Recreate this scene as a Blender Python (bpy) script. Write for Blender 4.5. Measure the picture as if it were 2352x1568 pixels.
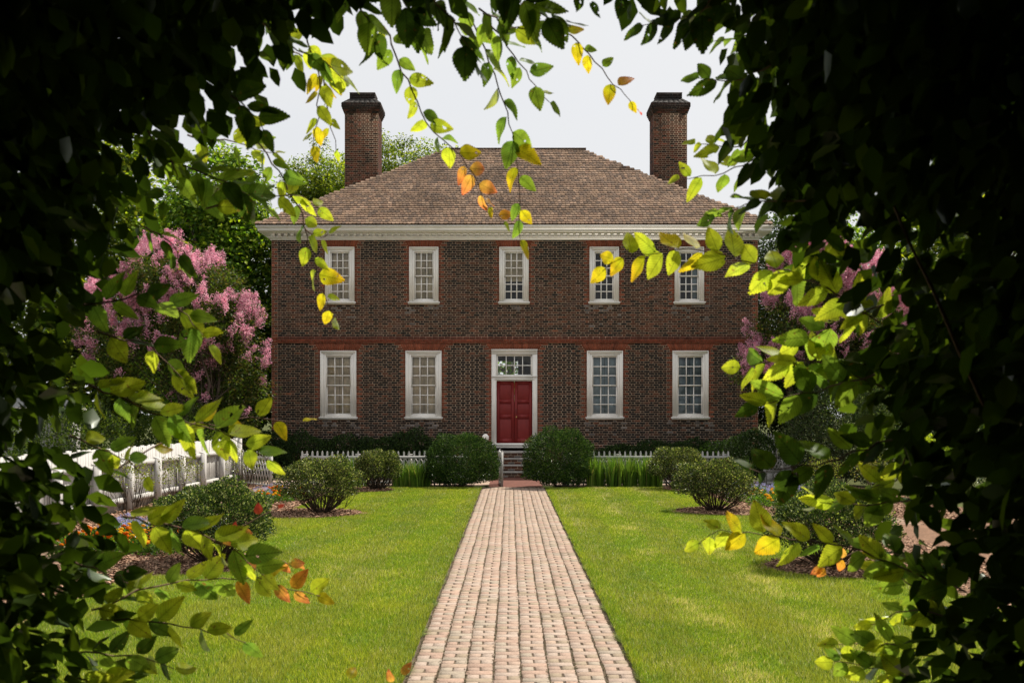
import bpy, math, random
import numpy as np
R = math.radians
rng = np.random.default_rng(7)
random.seed(7)
scn = bpy.context.scene
for o in list(bpy.data.objects):
    bpy.data.objects.remove(o)

# ------------------------------------------------------------------ camera
F_PX, HX, HY, EYE = 2287.0, 1172.0, 957.0, 1.94       # focal length / vanishing point on a 2352 px wide frame, eye height
cam_d = bpy.data.cameras.new('camera')
cam = bpy.data.objects.new('camera', cam_d)
scn.collection.objects.link(cam)
scn.camera = cam
cam.location = (0, 0, EYE)
cam.rotation_euler = (R(90), 0, 0)
cam_d.sensor_width = 36
cam_d.lens = 36 * F_PX / 2352
cam_d.shift_x = (1176 - HX) / 2352
cam_d.shift_y = (HY - 784) / 2352
cam_d.clip_start = 0.05
cam_d.clip_end = 3000
cam_d.dof.use_dof = True
cam_d.dof.focus_distance = 30
cam_d.dof.aperture_fstop = 6.3

# ------------------------------------------------------------------ world and sun
SUN_EL, SUN_AZ = 58.0, 50.0          # azimuth from +Y (away from the camera) towards +X
world = bpy.data.worlds.new('World')
scn.world = world
world.use_nodes = True
wn = world.node_tree.nodes
wl = world.node_tree.links
wn.clear()
sky = wn.new('ShaderNodeTexSky')
sky.sky_type = 'NISHITA'
sky.sun_disc = False
sky.sun_elevation = R(SUN_EL)
sky.sun_rotation = R(SUN_AZ)
sky.air_density = 1.0
sky.dust_density = 7.0
sky.ozone_density = 1.0
veil = wn.new('ShaderNodeMix'); veil.data_type = 'RGBA'
tc = wn.new('ShaderNodeTexCoord')
mp = wn.new('ShaderNodeMapping'); mp.inputs['Scale'].default_value = (1.2, 1.2, 5)
nz = wn.new('ShaderNodeTexNoise'); nz.inputs['Scale'].default_value = 1.6; nz.inputs['Detail'].default_value = 5
mr = wn.new('ShaderNodeMapRange')
mr.inputs['From Min'].default_value = 0.3; mr.inputs['From Max'].default_value = 0.7
mr.inputs['To Min'].default_value = 0.80; mr.inputs['To Max'].default_value = 0.95
bgn = wn.new('ShaderNodeBackground')
bgn.inputs['Strength'].default_value = 0.13
won = wn.new('ShaderNodeOutputWorld')
wl.new(tc.outputs['Generated'], mp.inputs['Vector'])
wl.new(mp.outputs[0], nz.inputs['Vector'])
wl.new(nz.outputs['Fac'], mr.inputs['Value'])
wl.new(mr.outputs[0], veil.inputs[0])
wl.new(sky.outputs[0], veil.inputs[6])
veil.inputs[7].default_value = (4.62, 4.66, 4.70, 1)      # thin bright haze in front of the blue
wl.new(veil.outputs[2], bgn.inputs['Color'])
wl.new(bgn.outputs[0], won.inputs['Surface'])

sd = bpy.data.lights.new('sun', 'SUN')
sd.energy = 5.0
sd.angle = R(0.5)
sd.color = (1.0, 0.93, 0.82)
sun = bpy.data.objects.new('sun', sd)
scn.collection.objects.link(sun)
sun.location = (10, 10, 30)
sdir = np.array([math.cos(R(SUN_EL)) * math.sin(R(SUN_AZ)), math.cos(R(SUN_EL)) * math.cos(R(SUN_AZ)), math.sin(R(SUN_EL))])
from mathutils import Vector
sun.rotation_euler = Vector(sdir).to_track_quat('Z', 'Y').to_euler()

vs = scn.view_settings
vs.view_transform = 'Standard'
vs.look = 'None'
vs.gamma = 1
vs.exposure = 0.50
vs.use_curve_mapping = False
scn.render.engine = 'CYCLES'
scn.cycles.use_denoising = True
scn.cycles.max_bounces = 10
scn.cycles.diffuse_bounces = 4
scn.cycles.transmission_bounces = 6
scn.cycles.transparent_max_bounces = 12
scn.cycles.sample_clamp_indirect = 6

# ------------------------------------------------------------------ helpers
WL = {}                                              # world location of every object made here


def P(x, y, d):
    """a point of the photograph (2352 px frame) at distance d in front of the camera"""
    return np.array([(x - HX) * d / F_PX, d, EYE - (y - HY) * d / F_PX])


def link(o, parent=None, loc=(0, 0, 0)):
    scn.collection.objects.link(o)
    loc = np.array(loc, float)
    WL[o] = loc
    if parent is not None:
        o.parent = parent
        o.location = loc - WL[parent]
    else:
        o.location = loc
    return o


def empty(name, loc):
    o = bpy.data.objects.new(name, None)
    o.empty_display_size = 0.3
    return link(o, None, loc)


def tag(o, label=None, cat=None, group=None, kind=None):
    if label:
        o['label'] = label
    if cat:
        o['category'] = cat
    if group:
        o['group'] = group
    if kind:
        o['kind'] = kind
    return o


class MB:
    def __init__(s):
        s.V, s.F, s.C, s.n = [], [], [], 0

    def add(s, V, F, col=(1, 1, 1)):
        V = np.asarray(V, float).reshape(-1, 3)
        F = np.asarray(F, int)
        s.V.append(V)
        s.F.append(F + s.n)
        c = np.asarray(col, float)
        s.C.append(np.broadcast_to(c, (len(V), 3)) if c.ndim == 1 else c)
        s.n += len(V)

    def box(s, x0, x1, y0, y1, z0, z1, col=(1, 1, 1)):
        V = [(x0, y0, z0), (x1, y0, z0), (x1, y1, z0), (x0, y1, z0), (x0, y0, z1), (x1, y0, z1), (x1, y1, z1), (x0, y1, z1)]
        s.add(V, BOXF, col)

    def ring(s, x0, x1, z0, z1, w, y0, y1, col=(1, 1, 1)):
        s.box(x0, x0 + w, y0, y1, z0, z1, col)
        s.box(x1 - w, x1, y0, y1, z0, z1, col)
        s.box(x0 + w, x1 - w, y0, y1, z1 - w, z1, col)
        s.box(x0 + w, x1 - w, y0, y1, z0, z0 + w, col)

    def tube(s, pts, rad, sides=6, col=(1, 1, 1)):
        pts = np.asarray(pts, float)
        n = len(pts)
        rad = np.broadcast_to(np.asarray(rad, float), (n,))
        T = np.gradient(pts, axis=0)
        T /= np.linalg.norm(T, axis=1)[:, None] + 1e-9
        up = np.where(np.abs(T[:, 2:3]) > 0.9, [[1.0, 0, 0]], [[0, 0, 1.0]])
        A = np.cross(T, up)
        A /= np.linalg.norm(A, axis=1)[:, None] + 1e-9
        B = np.cross(T, A)
        a = np.linspace(0, 2 * np.pi, sides, endpoint=False)
        V = pts[:, None] + rad[:, None, None] * (np.cos(a)[None, :, None] * A[:, None] + np.sin(a)[None, :, None] * B[:, None])
        i = np.arange(n - 1)[:, None] * sides
        j = np.arange(sides)[None]
        k = (j + 1) % sides
        F = np.stack([i + j, i + k, i + sides + k, i + sides + j], -1).reshape(-1, 4)
        s.add(V.reshape(-1, 3), F, col)

    def data(s, name, mat, origin=(0, 0, 0), smooth=False):
        m = bpy.data.meshes.new(name)
        V = np.concatenate(s.V) - np.asarray(origin, float)
        m.vertices.add(len(V))
        m.vertices.foreach_set('co', V.astype(np.float32).ravel())
        tot = np.concatenate([np.full(len(f), f.shape[1]) for f in s.F])
        idx = np.concatenate([f.ravel() for f in s.F])
        m.loops.add(len(idx))
        m.loops.foreach_set('vertex_index', idx.astype(np.int32))
        m.polygons.add(len(tot))
        st = np.concatenate([[0], np.cumsum(tot)[:-1]])
        m.polygons.foreach_set('loop_start', st.astype(np.int32))
        m.polygons.foreach_set('loop_total', tot.astype(np.int32))
        C = np.concatenate(s.C)
        at = m.color_attributes.new('Col', 'FLOAT_COLOR', 'POINT')
        at.data.foreach_set('color', np.concatenate([C, np.ones((len(C), 1))], 1).astype(np.float32).ravel())
        m.update(calc_edges=True)
        m.validate()
        if smooth:
            m.polygons.foreach_set('use_smooth', np.ones(len(tot), bool))
        m.materials.append(mat)
        return m

    def build(s, name, mat, parent=None, loc=None, smooth=False, kind=None):
        """link as one object; vertices were given in world coordinates"""
        if loc is None:
            loc = WL[parent] if parent is not None else (0, 0, 0)
        o = bpy.data.objects.new(name, s.data(name, mat, loc, smooth))
        link(o, parent, loc)
        if kind:
            o['kind'] = kind
        return o


BOXF = [(0, 3, 2, 1), (4, 5, 6, 7), (0, 1, 5, 4), (1, 2, 6, 5), (2, 3, 7, 6), (3, 0, 4, 7)]


def inst(name, mesh, parent, loc, rot=(0, 0, 0), scale=(1, 1, 1)):
    o = bpy.data.objects.new(name, mesh)
    link(o, parent, loc)
    o.rotation_euler = rot
    o.scale = scale
    return o


def unit(a):
    a = np.asarray(a, float)
    return a / (np.linalg.norm(a, axis=-1, keepdims=True) + 1e-9)


# leaf templates: length 1 along +Y, normal +Z
L6 = (np.array([(0, 0, 0), (-.29, .33, .07), (-.2, .72, .05), (0, 1, -.06), (.2, .72, .05), (.29, .33, .07), (0, .5, 0)]),
      np.array([(0, 5, 6), (5, 4, 6), (4, 3, 6), (3, 2, 6), (2, 1, 6), (1, 0, 6)]))
L2 = (np.array([(0, 0, 0), (.3, .5, .08), (0, 1, 0), (-.3, .5, .08)]), np.array([(0, 1, 2), (0, 2, 3)]))


def leaves(mb, tpl, pts, size, axis, nrm, cols):
    n = len(pts)
    y = unit(axis)
    z = np.asarray(nrm, float)
    z = unit(z - y * np.sum(y * z, 1, keepdims=True) + 1e-6)
    x = np.cross(y, z)
    T, Fc = tpl
    s = np.broadcast_to(np.asarray(size, float), (n,))[:, None, None]
    V = pts[:, None] + s * (T[None, :, 0:1] * x[:, None] + T[None, :, 1:2] * y[:, None] + T[None, :, 2:3] * z[:, None])
    k = len(T)
    Fa = (np.arange(n)[:, None, None] * k + Fc[None]).reshape(-1, Fc.shape[1])
    mb.add(V.reshape(-1, 3), Fa, np.repeat(np.broadcast_to(cols, (n, 3)), k, 0))


def rdir(n, r=None):
    r = r or rng
    return unit(r.normal(size=(n, 3)))


def pick(pal, n, w=None, jit=0.15):
    pal = np.array(pal, float)
    c = pal[rng.choice(len(pal), n, p=w)]
    return c * np.exp(rng.normal(0, jit, (n, 1)))


# ------------------------------------------------------------------ materials
def nodes_of(name):
    m = bpy.data.materials.new(name)
    m.use_nodes = True
    m.node_tree.nodes.clear()
    N, Lk = m.node_tree.nodes, m.node_tree.links
    out = N.new('ShaderNodeOutputMaterial')
    return m, N, Lk, out


def surf(name, col=(1, 1, 1), attr=True, rough=.85, spec=.25, noise=None, bump=None, metal=0.0, hue=None):
    """principled material; colour = Col attribute x col, broken up by noise"""
    m, N, Lk, out = nodes_of(name)
    b = N.new('ShaderNodeBsdfPrincipled')
    b.inputs['Roughness'].default_value = rough
    b.inputs['Specular IOR Level'].default_value = spec
    b.inputs['Metallic'].default_value = metal
    Lk.new(b.outputs[0], out.inputs['Surface'])
    tcn = N.new('ShaderNodeTexCoord')
    mul = N.new('ShaderNodeMix'); mul.data_type = 'RGBA'; mul.blend_type = 'MULTIPLY'
    mul.inputs[0].default_value = 1
    mul.inputs[7].default_value = (*col, 1)
    if attr:
        a = N.new('ShaderNodeVertexColor'); a.layer_name = 'Col'
        Lk.new(a.outputs['Color'], mul.inputs[6])
    else:
        mul.inputs[6].default_value = (1, 1, 1, 1)
    last = mul.outputs[2]
    for sc, lo, hi in (noise or []):
        t = N.new('ShaderNodeTexNoise'); t.inputs['Scale'].default_value = sc; t.inputs['Detail'].default_value = 4
        t.inputs['Roughness'].default_value = .6
        Lk.new(tcn.outputs['Object'], t.inputs['Vector'])
        r = N.new('ShaderNodeMapRange')
        r.inputs['From Min'].default_value = .3; r.inputs['From Max'].default_value = .7
        r.inputs['To Min'].default_value = lo; r.inputs['To Max'].default_value = hi
        Lk.new(t.outputs['Fac'], r.inputs['Value'])
        mm = N.new('ShaderNodeVectorMath'); mm.operation = 'SCALE'
        Lk.new(last, mm.inputs[0]); Lk.new(r.outputs[0], mm.inputs['Scale'])
        last = mm.outputs[0]
    if hue:
        sc, c2, thr = hue
        t = N.new('ShaderNodeTexNoise'); t.inputs['Scale'].default_value = sc; t.inputs['Detail'].default_value = 5
        Lk.new(tcn.outputs['Object'], t.inputs['Vector'])
        r = N.new('ShaderNodeMapRange')
        r.inputs['From Min'].default_value = thr; r.inputs['From Max'].default_value = thr + .15
        Lk.new(t.outputs['Fac'], r.inputs['Value'])
        mm = N.new('ShaderNodeMix'); mm.data_type = 'RGBA'
        Lk.new(r.outputs[0], mm.inputs[0]); Lk.new(last, mm.inputs[6]); mm.inputs[7].default_value = (*c2, 1)
        last = mm.outputs[2]
    Lk.new(last, b.inputs['Base Color'])
    if bump:
        t = N.new('ShaderNodeTexNoise'); t.inputs['Scale'].default_value = bump[0]; t.inputs['Detail'].default_value = 3
        Lk.new(tcn.outputs['Object'], t.inputs['Vector'])
        bp = N.new('ShaderNodeBump'); bp.inputs['Strength'].default_value = bump[1]; bp.inputs['Distance'].default_value = .02
        Lk.new(t.outputs['Fac'], bp.inputs['Height'])
        Lk.new(bp.outputs[0], b.inputs['Normal'])
    return m


def leafmat(name, refl=1.0, trans=(1.6, 1.7, .6), fac=.45, gloss=.12, grough=.35, vein=0.0):
    m, N, Lk, out = nodes_of(name)
    a = N.new('ShaderNodeVertexColor'); a.layer_name = 'Col'
    last = a.outputs['Color']
    hole = None
    if vein:
        tcn = N.new('ShaderNodeTexCoord')
        oi = N.new('ShaderNodeObjectInfo')
        ad = N.new('ShaderNodeVectorMath'); ad.operation = 'MULTIPLY_ADD'
        Lk.new(oi.outputs['Random'], ad.inputs[0]); ad.inputs[1].default_value = (37, 53, 71); Lk.new(tcn.outputs['Object'], ad.inputs[2])

        def ramp(src, a, b, lo, hi):
            r = N.new('ShaderNodeMapRange')
            r.inputs['From Min'].default_value = a; r.inputs['From Max'].default_value = b
            r.inputs['To Min'].default_value = lo; r.inputs['To Max'].default_value = hi
            Lk.new(src, r.inputs['Value'])
            return r.outputs[0]

        def nz(scale, detail):
            t = N.new('ShaderNodeTexNoise'); t.inputs['Scale'].default_value = scale; t.inputs['Detail'].default_value = detail
            Lk.new(ad.outputs[0], t.inputs['Vector'])
            return t.outputs['Fac']

        def scl(v, f):
            mm = N.new('ShaderNodeVectorMath'); mm.operation = 'SCALE'
            Lk.new(v, mm.inputs[0]); Lk.new(f, mm.inputs['Scale'])
            return mm.outputs[0]
        last = scl(last, ramp(nz(3.5, 3), .35, .65, 1 - vein, 1 + vein * .5))
        # side veins rising from the midrib
        sp = N.new('ShaderNodeSeparateXYZ'); Lk.new(tcn.outputs['Object'], sp.inputs[0])
        ab = N.new('ShaderNodeMath'); ab.operation = 'ABSOLUTE'; Lk.new(sp.outputs[0], ab.inputs[0])
        mu = N.new('ShaderNodeMath'); mu.operation = 'MULTIPLY_ADD'; Lk.new(ab.outputs[0], mu.inputs[0]); mu.inputs[1].default_value = -1.0; Lk.new(sp.outputs[1], mu.inputs[2])
        wv = N.new('ShaderNodeMath'); wv.operation = 'MULTIPLY'; Lk.new(mu.outputs[0], wv.inputs[0]); wv.inputs[1].default_value = 66
        sn = N.new('ShaderNodeMath'); sn.operation = 'SINE'; Lk.new(wv.outputs[0], sn.inputs[0])
        last = scl(last, ramp(sn.outputs[0], .3, 1.0, 1.0, .70))
        last = scl(last, ramp(ab.outputs[0], .006, .022, .55, 1.0))
        br = N.new('ShaderNodeMix'); br.data_type = 'RGBA'
        Lk.new(ramp(nz(7, 2), .66, .72, 0, .85), br.inputs[0]); Lk.new(last, br.inputs[6]); br.inputs[7].default_value = (.20, .09, .02, 1)
        last = br.outputs[2]
        hole = ramp(nz(4.2, 1), .735, .745, 0, 1)

    def mult(k):
        x = N.new('ShaderNodeMix'); x.data_type = 'RGBA'; x.blend_type = 'MULTIPLY'; x.inputs[0].default_value = 1
        Lk.new(last, x.inputs[6]); x.inputs[7].default_value = (*k, 1)
        return x.outputs[2]
    d = N.new('ShaderNodeBsdfDiffuse'); Lk.new(mult((refl, refl, refl)), d.inputs['Color'])
    t = N.new('ShaderNodeBsdfTranslucent'); Lk.new(mult(trans), t.inputs['Color'])
    g = N.new('ShaderNodeBsdfGlossy'); g.inputs['Roughness'].default_value = grough
    g.inputs['Color'].default_value = (.8, .85, .8, 1)
    m1 = N.new('ShaderNodeMixShader'); m1.inputs[0].default_value = fac
    Lk.new(d.outputs[0], m1.inputs[1]); Lk.new(t.outputs[0], m1.inputs[2])
    fr = N.new('ShaderNodeFresnel'); fr.inputs['IOR'].default_value = 1.35
    fm = N.new('ShaderNodeMath'); fm.operation = 'MULTIPLY'; fm.inputs[1].default_value = gloss * 3
    Lk.new(fr.outputs[0], fm.inputs[0])
    m2 = N.new('ShaderNodeMixShader')
    Lk.new(fm.outputs[0], m2.inputs[0]); Lk.new(m1.outputs[0], m2.inputs[1]); Lk.new(g.outputs[0], m2.inputs[2])
    res = m2.outputs[0]
    if hole is not None:
        tr = N.new('ShaderNodeBsdfTransparent')
        m3 = N.new('ShaderNodeMixShader')
        Lk.new(hole, m3.inputs[0]); Lk.new(res, m3.inputs[1]); Lk.new(tr.outputs[0], m3.inputs[2])
        res = m3.outputs[0]
    Lk.new(res, out.inputs['Surface'])
    return m


def glassmat():
    m, N, Lk, out = nodes_of('window_glass')
    t = N.new('ShaderNodeBsdfTransparent'); t.inputs['Color'].default_value = (.9, .93, .93, 1)
    g = N.new('ShaderNodeBsdfGlossy'); g.inputs['Roughness'].default_value = .03
    fr = N.new('ShaderNodeFresnel'); fr.inputs['IOR'].default_value = 1.5
    tcn = N.new('ShaderNodeTexCoord')
    nn = N.new('ShaderNodeTexNoise'); nn.inputs['Scale'].default_value = 3.0
    Lk.new(tcn.outputs['Object'], nn.inputs['Vector'])
    bp = N.new('ShaderNodeBump'); bp.inputs['Strength'].default_value = .25; bp.inputs['Distance'].default_value = .05
    Lk.new(nn.outputs['Fac'], bp.inputs['Height'])
    Lk.new(bp.outputs[0], g.inputs['Normal'])
    x = N.new('ShaderNodeMixShader')
    Lk.new(fr.outputs[0], x.inputs[0]); Lk.new(t.outputs[0], x.inputs[1]); Lk.new(g.outputs[0], x.inputs[2])
    Lk.new(x.outputs[0], out.inputs['Surface'])
    return m


M = {}
M['brick'] = surf('brick_face', noise=[(9, .75, 1.2), (.45, .68, 1.12)], rough=.8, bump=(60, .4))
M['mortar'] = surf('lime_mortar', (.48, .36, .26), False, .95, .1, noise=[(2, .8, 1.1)])
M['shingle'] = surf('weathered_shingle', noise=[(14, .75, 1.2), (.55, .55, 1.2)], rough=.9, spec=.1)
M['roofbase'] = surf('roof_sheathing', (.035, .027, .022), False, .9)
M['white'] = surf('white_paint', (.89, .85, .79), False, .5, .3, noise=[(3, .93, 1.03)])
M['fence'] = surf('white_fence_paint', (.46, .447, .425), True, .7, .2, noise=[(5, .9, 1.03), (40, .95, 1.03)])
M['door'] = surf('red_door_paint', (.20, .018, .016), False, .5, .3, noise=[(6, .9, 1.1)])
M['brass'] = surf('brass', (.55, .38, .14), False, .3, .5, metal=1)
M['iron'] = surf('black_iron', (.02, .02, .02), False, .5, .4)
M['glass'] = glassmat()
M['shut_tan'] = surf('tan_shutter_paint', (.74, .58, .40), False, .7, noise=[(4, .75, 1.15)])
M['shut_blue'] = surf('blue_grey_shutter_paint', (.30, .37, .41), False, .7, noise=[(4, .75, 1.15)])
M['dark_room'] = surf('room_shade_paint', (.03, .03, .032), False, .9)  # near-black paint stands in for unlit rooms
M['cream'] = surf('cream_plaster', (.5, .44, .34), False, .9)
M['stone'] = surf('grey_stone', (.38, .35, .32), False, .85, noise=[(8, .7, 1.15)])
M['paver'] = surf('path_brick', noise=[(22, .85, 1.1), (2.5, .9, 1.08)], rough=.9, spec=.15, bump=(45, .5), hue=(5, (.25, .21, .11), .67))
M['soil'] = surf('dark_soil', (.07, .05, .035), False, .95, .1, noise=[(20, .6, 1.3)])
M['joint'] = surf('sandy_joint', (.11, .085, .06), False, .95, .1, noise=[(20, .6, 1.3)])
M['mulch'] = surf('brown_mulch', (.21, .125, .08), False, .95, .1, noise=[(40, .45, 1.4), (4, .75, 1.2)], bump=(60, 1))
M['chip'] = surf('mulch_chip', rough=.95, spec=.1)
M['lawn'] = surf('turf', (.12, .18, .035), False, .95, .1, noise=[(30, .6, 1.2), (1.2, .8, 1.15)])
M['ground'] = surf('garden_ground', (.06, .07, .02), False, .95, .1, noise=[(3, .6, 1.3)])
M['grass'] = leafmat('grass_blade', 1, (1.1, 1.1, .6), .4, .04, .5)
M['bark'] = surf('grey_bark', (.11, .085, .065), True, .9, .15, noise=[(14, .6, 1.3)], bump=(30, .8))
M['twig'] = surf('thin_twig', (.16, .095, .07), True, .8, .2, noise=[(20, .8, 1.2)])
M['leaf'] = leafmat('tree_leaf', 1, (2.0, 2.1, .5), .45, .06)
M['gloss'] = leafmat('glossy_shrub_leaf', 1, (1.4, 1.6, .5), .3, .07, .42)
M['box'] = leafmat('boxwood_leaf', 1, (1.0, 1.2, .5), .2, .045, .40)
M['hornbeam'] = leafmat('hornbeam_leaf', .55, (1.0, 1.0, 1.0), .66, .05, .4, vein=.3)
M['horn_mass'] = leafmat('hornbeam_mass', 1, (1.7, 1.8, .5), .4, .03, .45)
M['petal'] = leafmat('petal', 1, (1, .92, .92), .5, .02, .5)

# ------------------------------------------------------------------ ground, path, lawns, beds
def sheet(name, pts, z, mat, kind='structure', thick=0.0):
    mb = MB()
    pts = [tuple(p) for p in pts]
    n = len(pts)
    V = [(x, y, z) for x, y in pts]
    mb.add(V, [list(range(n))])
    if thick:
        V2 = V + [(x, y, z - thick) for x, y in pts]
        mb.add(V2, [(i, n + i, n + (i + 1) % n, (i + 1) % n) for i in range(n)])
    o = mb.build(name, mat)
    tag(o, kind=kind)
    return o


ground = sheet('ground', [(-700, -300), (700, -300), (700, 1500), (-700, 1500)], 0.0, M['ground'])
ground['label'] = 'dark garden soil and ground cover under and beyond the garden'

PX0, PX1, PY0, PY1 = -.745, .907, 3.4, 27.0
path = sheet('garden_path', [(PX0 - .05, PY0), (PX1 + .05, PY0), (PX1 + .05, PY1), (PX0 - .05, PY1)], .0345, M['joint'])
tag(path, 'pale pink brick garden path leading straight to the red door', None)

PAV = [(.33, .225, .165), (.345, .255, .195), (.315, .21, .155), (.335, .215, .155), (.31, .25, .185), (.36, .27, .21), (.25, .19, .125), (.345, .24, .17)]


PAV = [tuple((.75 * np.array(c) + .25 * np.mean(PAV, 0)) * [.98, 1.04, 1.10]) for c in PAV]


def paver_mesh(w, d, col, k):
    r = np.random.default_rng(k)
    mb = MB()
    h = .03
    j = lambda: r.uniform(-.004, .004)
    b = [(-w / 2, -d / 2), (w / 2, -d / 2), (w / 2, d / 2), (-w / 2, d / 2)]
    o_ = [(x + j(), y + j()) for x, y in b]
    i_ = [(x * .982, y * .985) for x, y in o_]
    V = [(x, y, -.02) for x, y in o_] + [(x, y, h - .003) for x, y in o_] + [(x, y, h + r.uniform(-.001, .001)) for x, y in i_]
    Fq = [(0, 1, 5, 4), (1, 2, 6, 5), (2, 3, 7, 6), (3, 0, 4, 7), (4, 5, 9, 8), (5, 6, 10, 9), (6, 7, 11, 10), (7, 4, 8, 11), (8, 9, 10, 11)]
    mb.add(V, Fq, col)
    return mb


ncol, period = 8, .215
cw = (PX1 - PX0) / ncol
pav_long = [paver_mesh(cw - .012, .1078, np.array(PAV[k % 8]) * (1 + .05 * (k % 3 - 1)), k) for k in range(16)]
pav_half = [paver_mesh((cw - .012) / 2 - .008, .1074, np.array(PAV[(k * 3) % 8]) * (1 + .05 * (k % 3 - 1)), 50 + k) for k in range(16)]
mesh_long = [b.data('brick', M['paver']) for b in pav_long]
mesh_half = [b.data('brick', M['paver']) for b in pav_half]
items = []
for c in range(ncol):
    y = PY0 + (c * .37 % 1) * .09
    cx = PX0 + cw * (c + .5)
    while y < PY1 - .2:
        pr = period * random.uniform(.985, 1.03)
        wob = .004 * math.sin(y * 1.7 + c) + .003 * math.sin(y * 5.1 + c * 2)
        z = .012 + random.uniform(-.0012, .0012)
        items.append(('l', cx + wob + random.uniform(-.003, .003), y + .05, z, random.gauss(0, .009)))
        for s in (-1, 1):
            items.append(('h', cx + wob + s * (cw - .012) / 4 + s * .0035 + random.uniform(-.003, .003), y + .05 + pr / 2, z + random.uniform(-.0012, .0012), random.gauss(0, .010)))
        y += pr
vis = sorted([i for i in items if i[2] > 7.15], key=lambda i: i[2])
near = vis[:300]
nearset = set(map(id, near))
for k, (t, x, y, z, a) in enumerate(near):
    ms = mesh_long if t == 'l' else mesh_half
    inst('brick', ms[random.randrange(16)], path, (x, y, z), (random.gauss(0, .004), random.gauss(0, .004), a))
mb = MB()
for it in items:
    if id(it) in nearset:
        continue
    t, x, y, z, a = it
    b = (pav_long if t == 'l' else pav_half)[random.randrange(16)]
    V, ca, sa = b.V[0], math.cos(a), math.sin(a)
    W = np.stack([V[:, 0] * ca - V[:, 1] * sa + x, V[:, 0] * sa + V[:, 1] * ca + y, V[:, 2] + z], 1)
    mb.add(W, b.F[0], b.C[0])
mb.build('brickwork', M['paver'], path, kind='stuff')
mb = MB()                                     # dry debris lying in the joints between brick columns
for c in range(ncol + 1):
    n = 2600
    y = 6.5 + 19 * rng.uniform(0, 1, n) ** 1.4; x = PX0 + cw * c + .004 * np.sin(y * 1.7 + c) + rng.normal(0, .0055, n)
    ax = rdir(n); ax[:, 2] *= .2
    leaves(mb, L2, np.stack([x, y, rng.uniform(.036, .045, n)], 1), rng.uniform(.006, .022, n), ax, np.tile([0, 0, 1.], (n, 1)),
           pick([(.07, .05, .035), (.12, .08, .05), (.05, .055, .02)], n))
tag(mb.build('joint_litter', M['chip'], path), kind='stuff')

LX, RX = -4.45, 4.75                               # outer lawn edges
FAR = 26.55


def wavy(x, y0, y1, n, amp, s):
    return [(x + amp * math.sin(y * .9 + s) + amp * .5 * math.sin(y * 2.3 + s * 2), y) for y in np.linspace(y0, y1, n)]


left_pts = [(PX0 - .035, 4.2), (PX0 - .035, FAR)] + wavy(LX, FAR, 4.2, 30, .08, 1)
right_pts = [(PX1 + .035, 4.2)] + wavy(RX, 4.2, FAR, 30, .08, 2) + [(PX1 + .035, FAR)]
lawnL = sheet('lawn', left_pts, .055, M['lawn'], thick=.06)
tag(lawnL, 'mown sunlit lawn on the white board fence side of the path')
lawnR = sheet('lawn', right_pts, .055, M['lawn'], thick=.06)
tag(lawnR, 'mown sunlit lawn with straw streaks on the open gate side')

SHRUBS = [  # x, y of foot, half width, height, lean
    (-3.42, 25.6, .62, 1.02), (-3.68, 19.4, .80, 1.08), (-3.80, 12.8, .78, 1.04),
    (4.35, 25.9, .78, 1.08), (4.10, 19.9, .78, 1.02), (4.0, 12.5, .82, 1.03)]

mulch_polys = []


def disc(cx, cy, rx, ry, n=40, s=0):
    return [(cx + rx * math.cos(a) * (1 + .06 * math.sin(3 * a + s) + .03 * math.sin(7 * a + s)), cy + ry * math.sin(a) * (1 + .05 * math.sin(4 * a + s))) for a in np.linspace(0, 2 * math.pi, n, endpoint=False)]


mulch_discs = []
for k, (sx, sy, hw, hh) in enumerate(SHRUBS):
    off = -.45 if sx < 0 else .45
    r = (.85, .85) if sy > 24 else (1.25, .95)
    mulch_discs.append((sx + off, sy - .05, *r))
    tag(sheet('mulch_patch', disc(sx + off, sy - .05, *r, s=k), .068, M['mulch']), 'brown mulch patch in the turf around a clipped shrub')


def in_mulch(x, y):
    r = np.zeros(len(x), bool)
    for cx, cy, rx, ry in mulch_discs:
        r |= ((x - cx) / rx) ** 2 + ((y - cy) / ry) ** 2 < 1.0
    return r


# outer beds and side paths
tag(sheet('mulch_bed', [(-7.75, 4), (-7.75, 28), (-6.75, 28), (-6.75, 4)], .05, M['mulch']), 'brown mulch bed along the foot of the white board fence')
tag(sheet('mulch_bed', [(-5.75, 4), (-5.75, 25.2), (LX + .1, 25.2), (LX + .1, 4)], .05, M['mulch']), 'brown mulch bed between lawn and the fence-side brick walk')
tag(sheet('mulch_bed', [(RX - .1, 4), (RX - .1, 25.2), (6.2, 25.2), (6.2, 17.5), (7.3, 17.5), (7.3, 4)], .05, M['mulch']), 'brown mulch bed between lawn and the gate-side brick walk')
tag(sheet('mulch_bed', [(7.3, 4), (7.3, 27.2), (9.4, 27.2), (9.4, 4)], .05, M['mulch']), 'brown mulch bed beside the open gate')
tag(sheet('mulch_bed', [(LX - 1.2, FAR + .02), (LX - 1.2, 27.9), (-1.0, 27.9), (-1.0, FAR + .02)], .045, M['soil']), 'narrow dark planting strip before the fence, white ball post side')
tag(sheet('mulch_bed', [(1.2, FAR + .02), (1.2, 27.9), (6.6, 27.9), (6.6, FAR + .02)], .045, M['soil']), 'narrow dark planting strip before the fence, strap leaf side')
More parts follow.
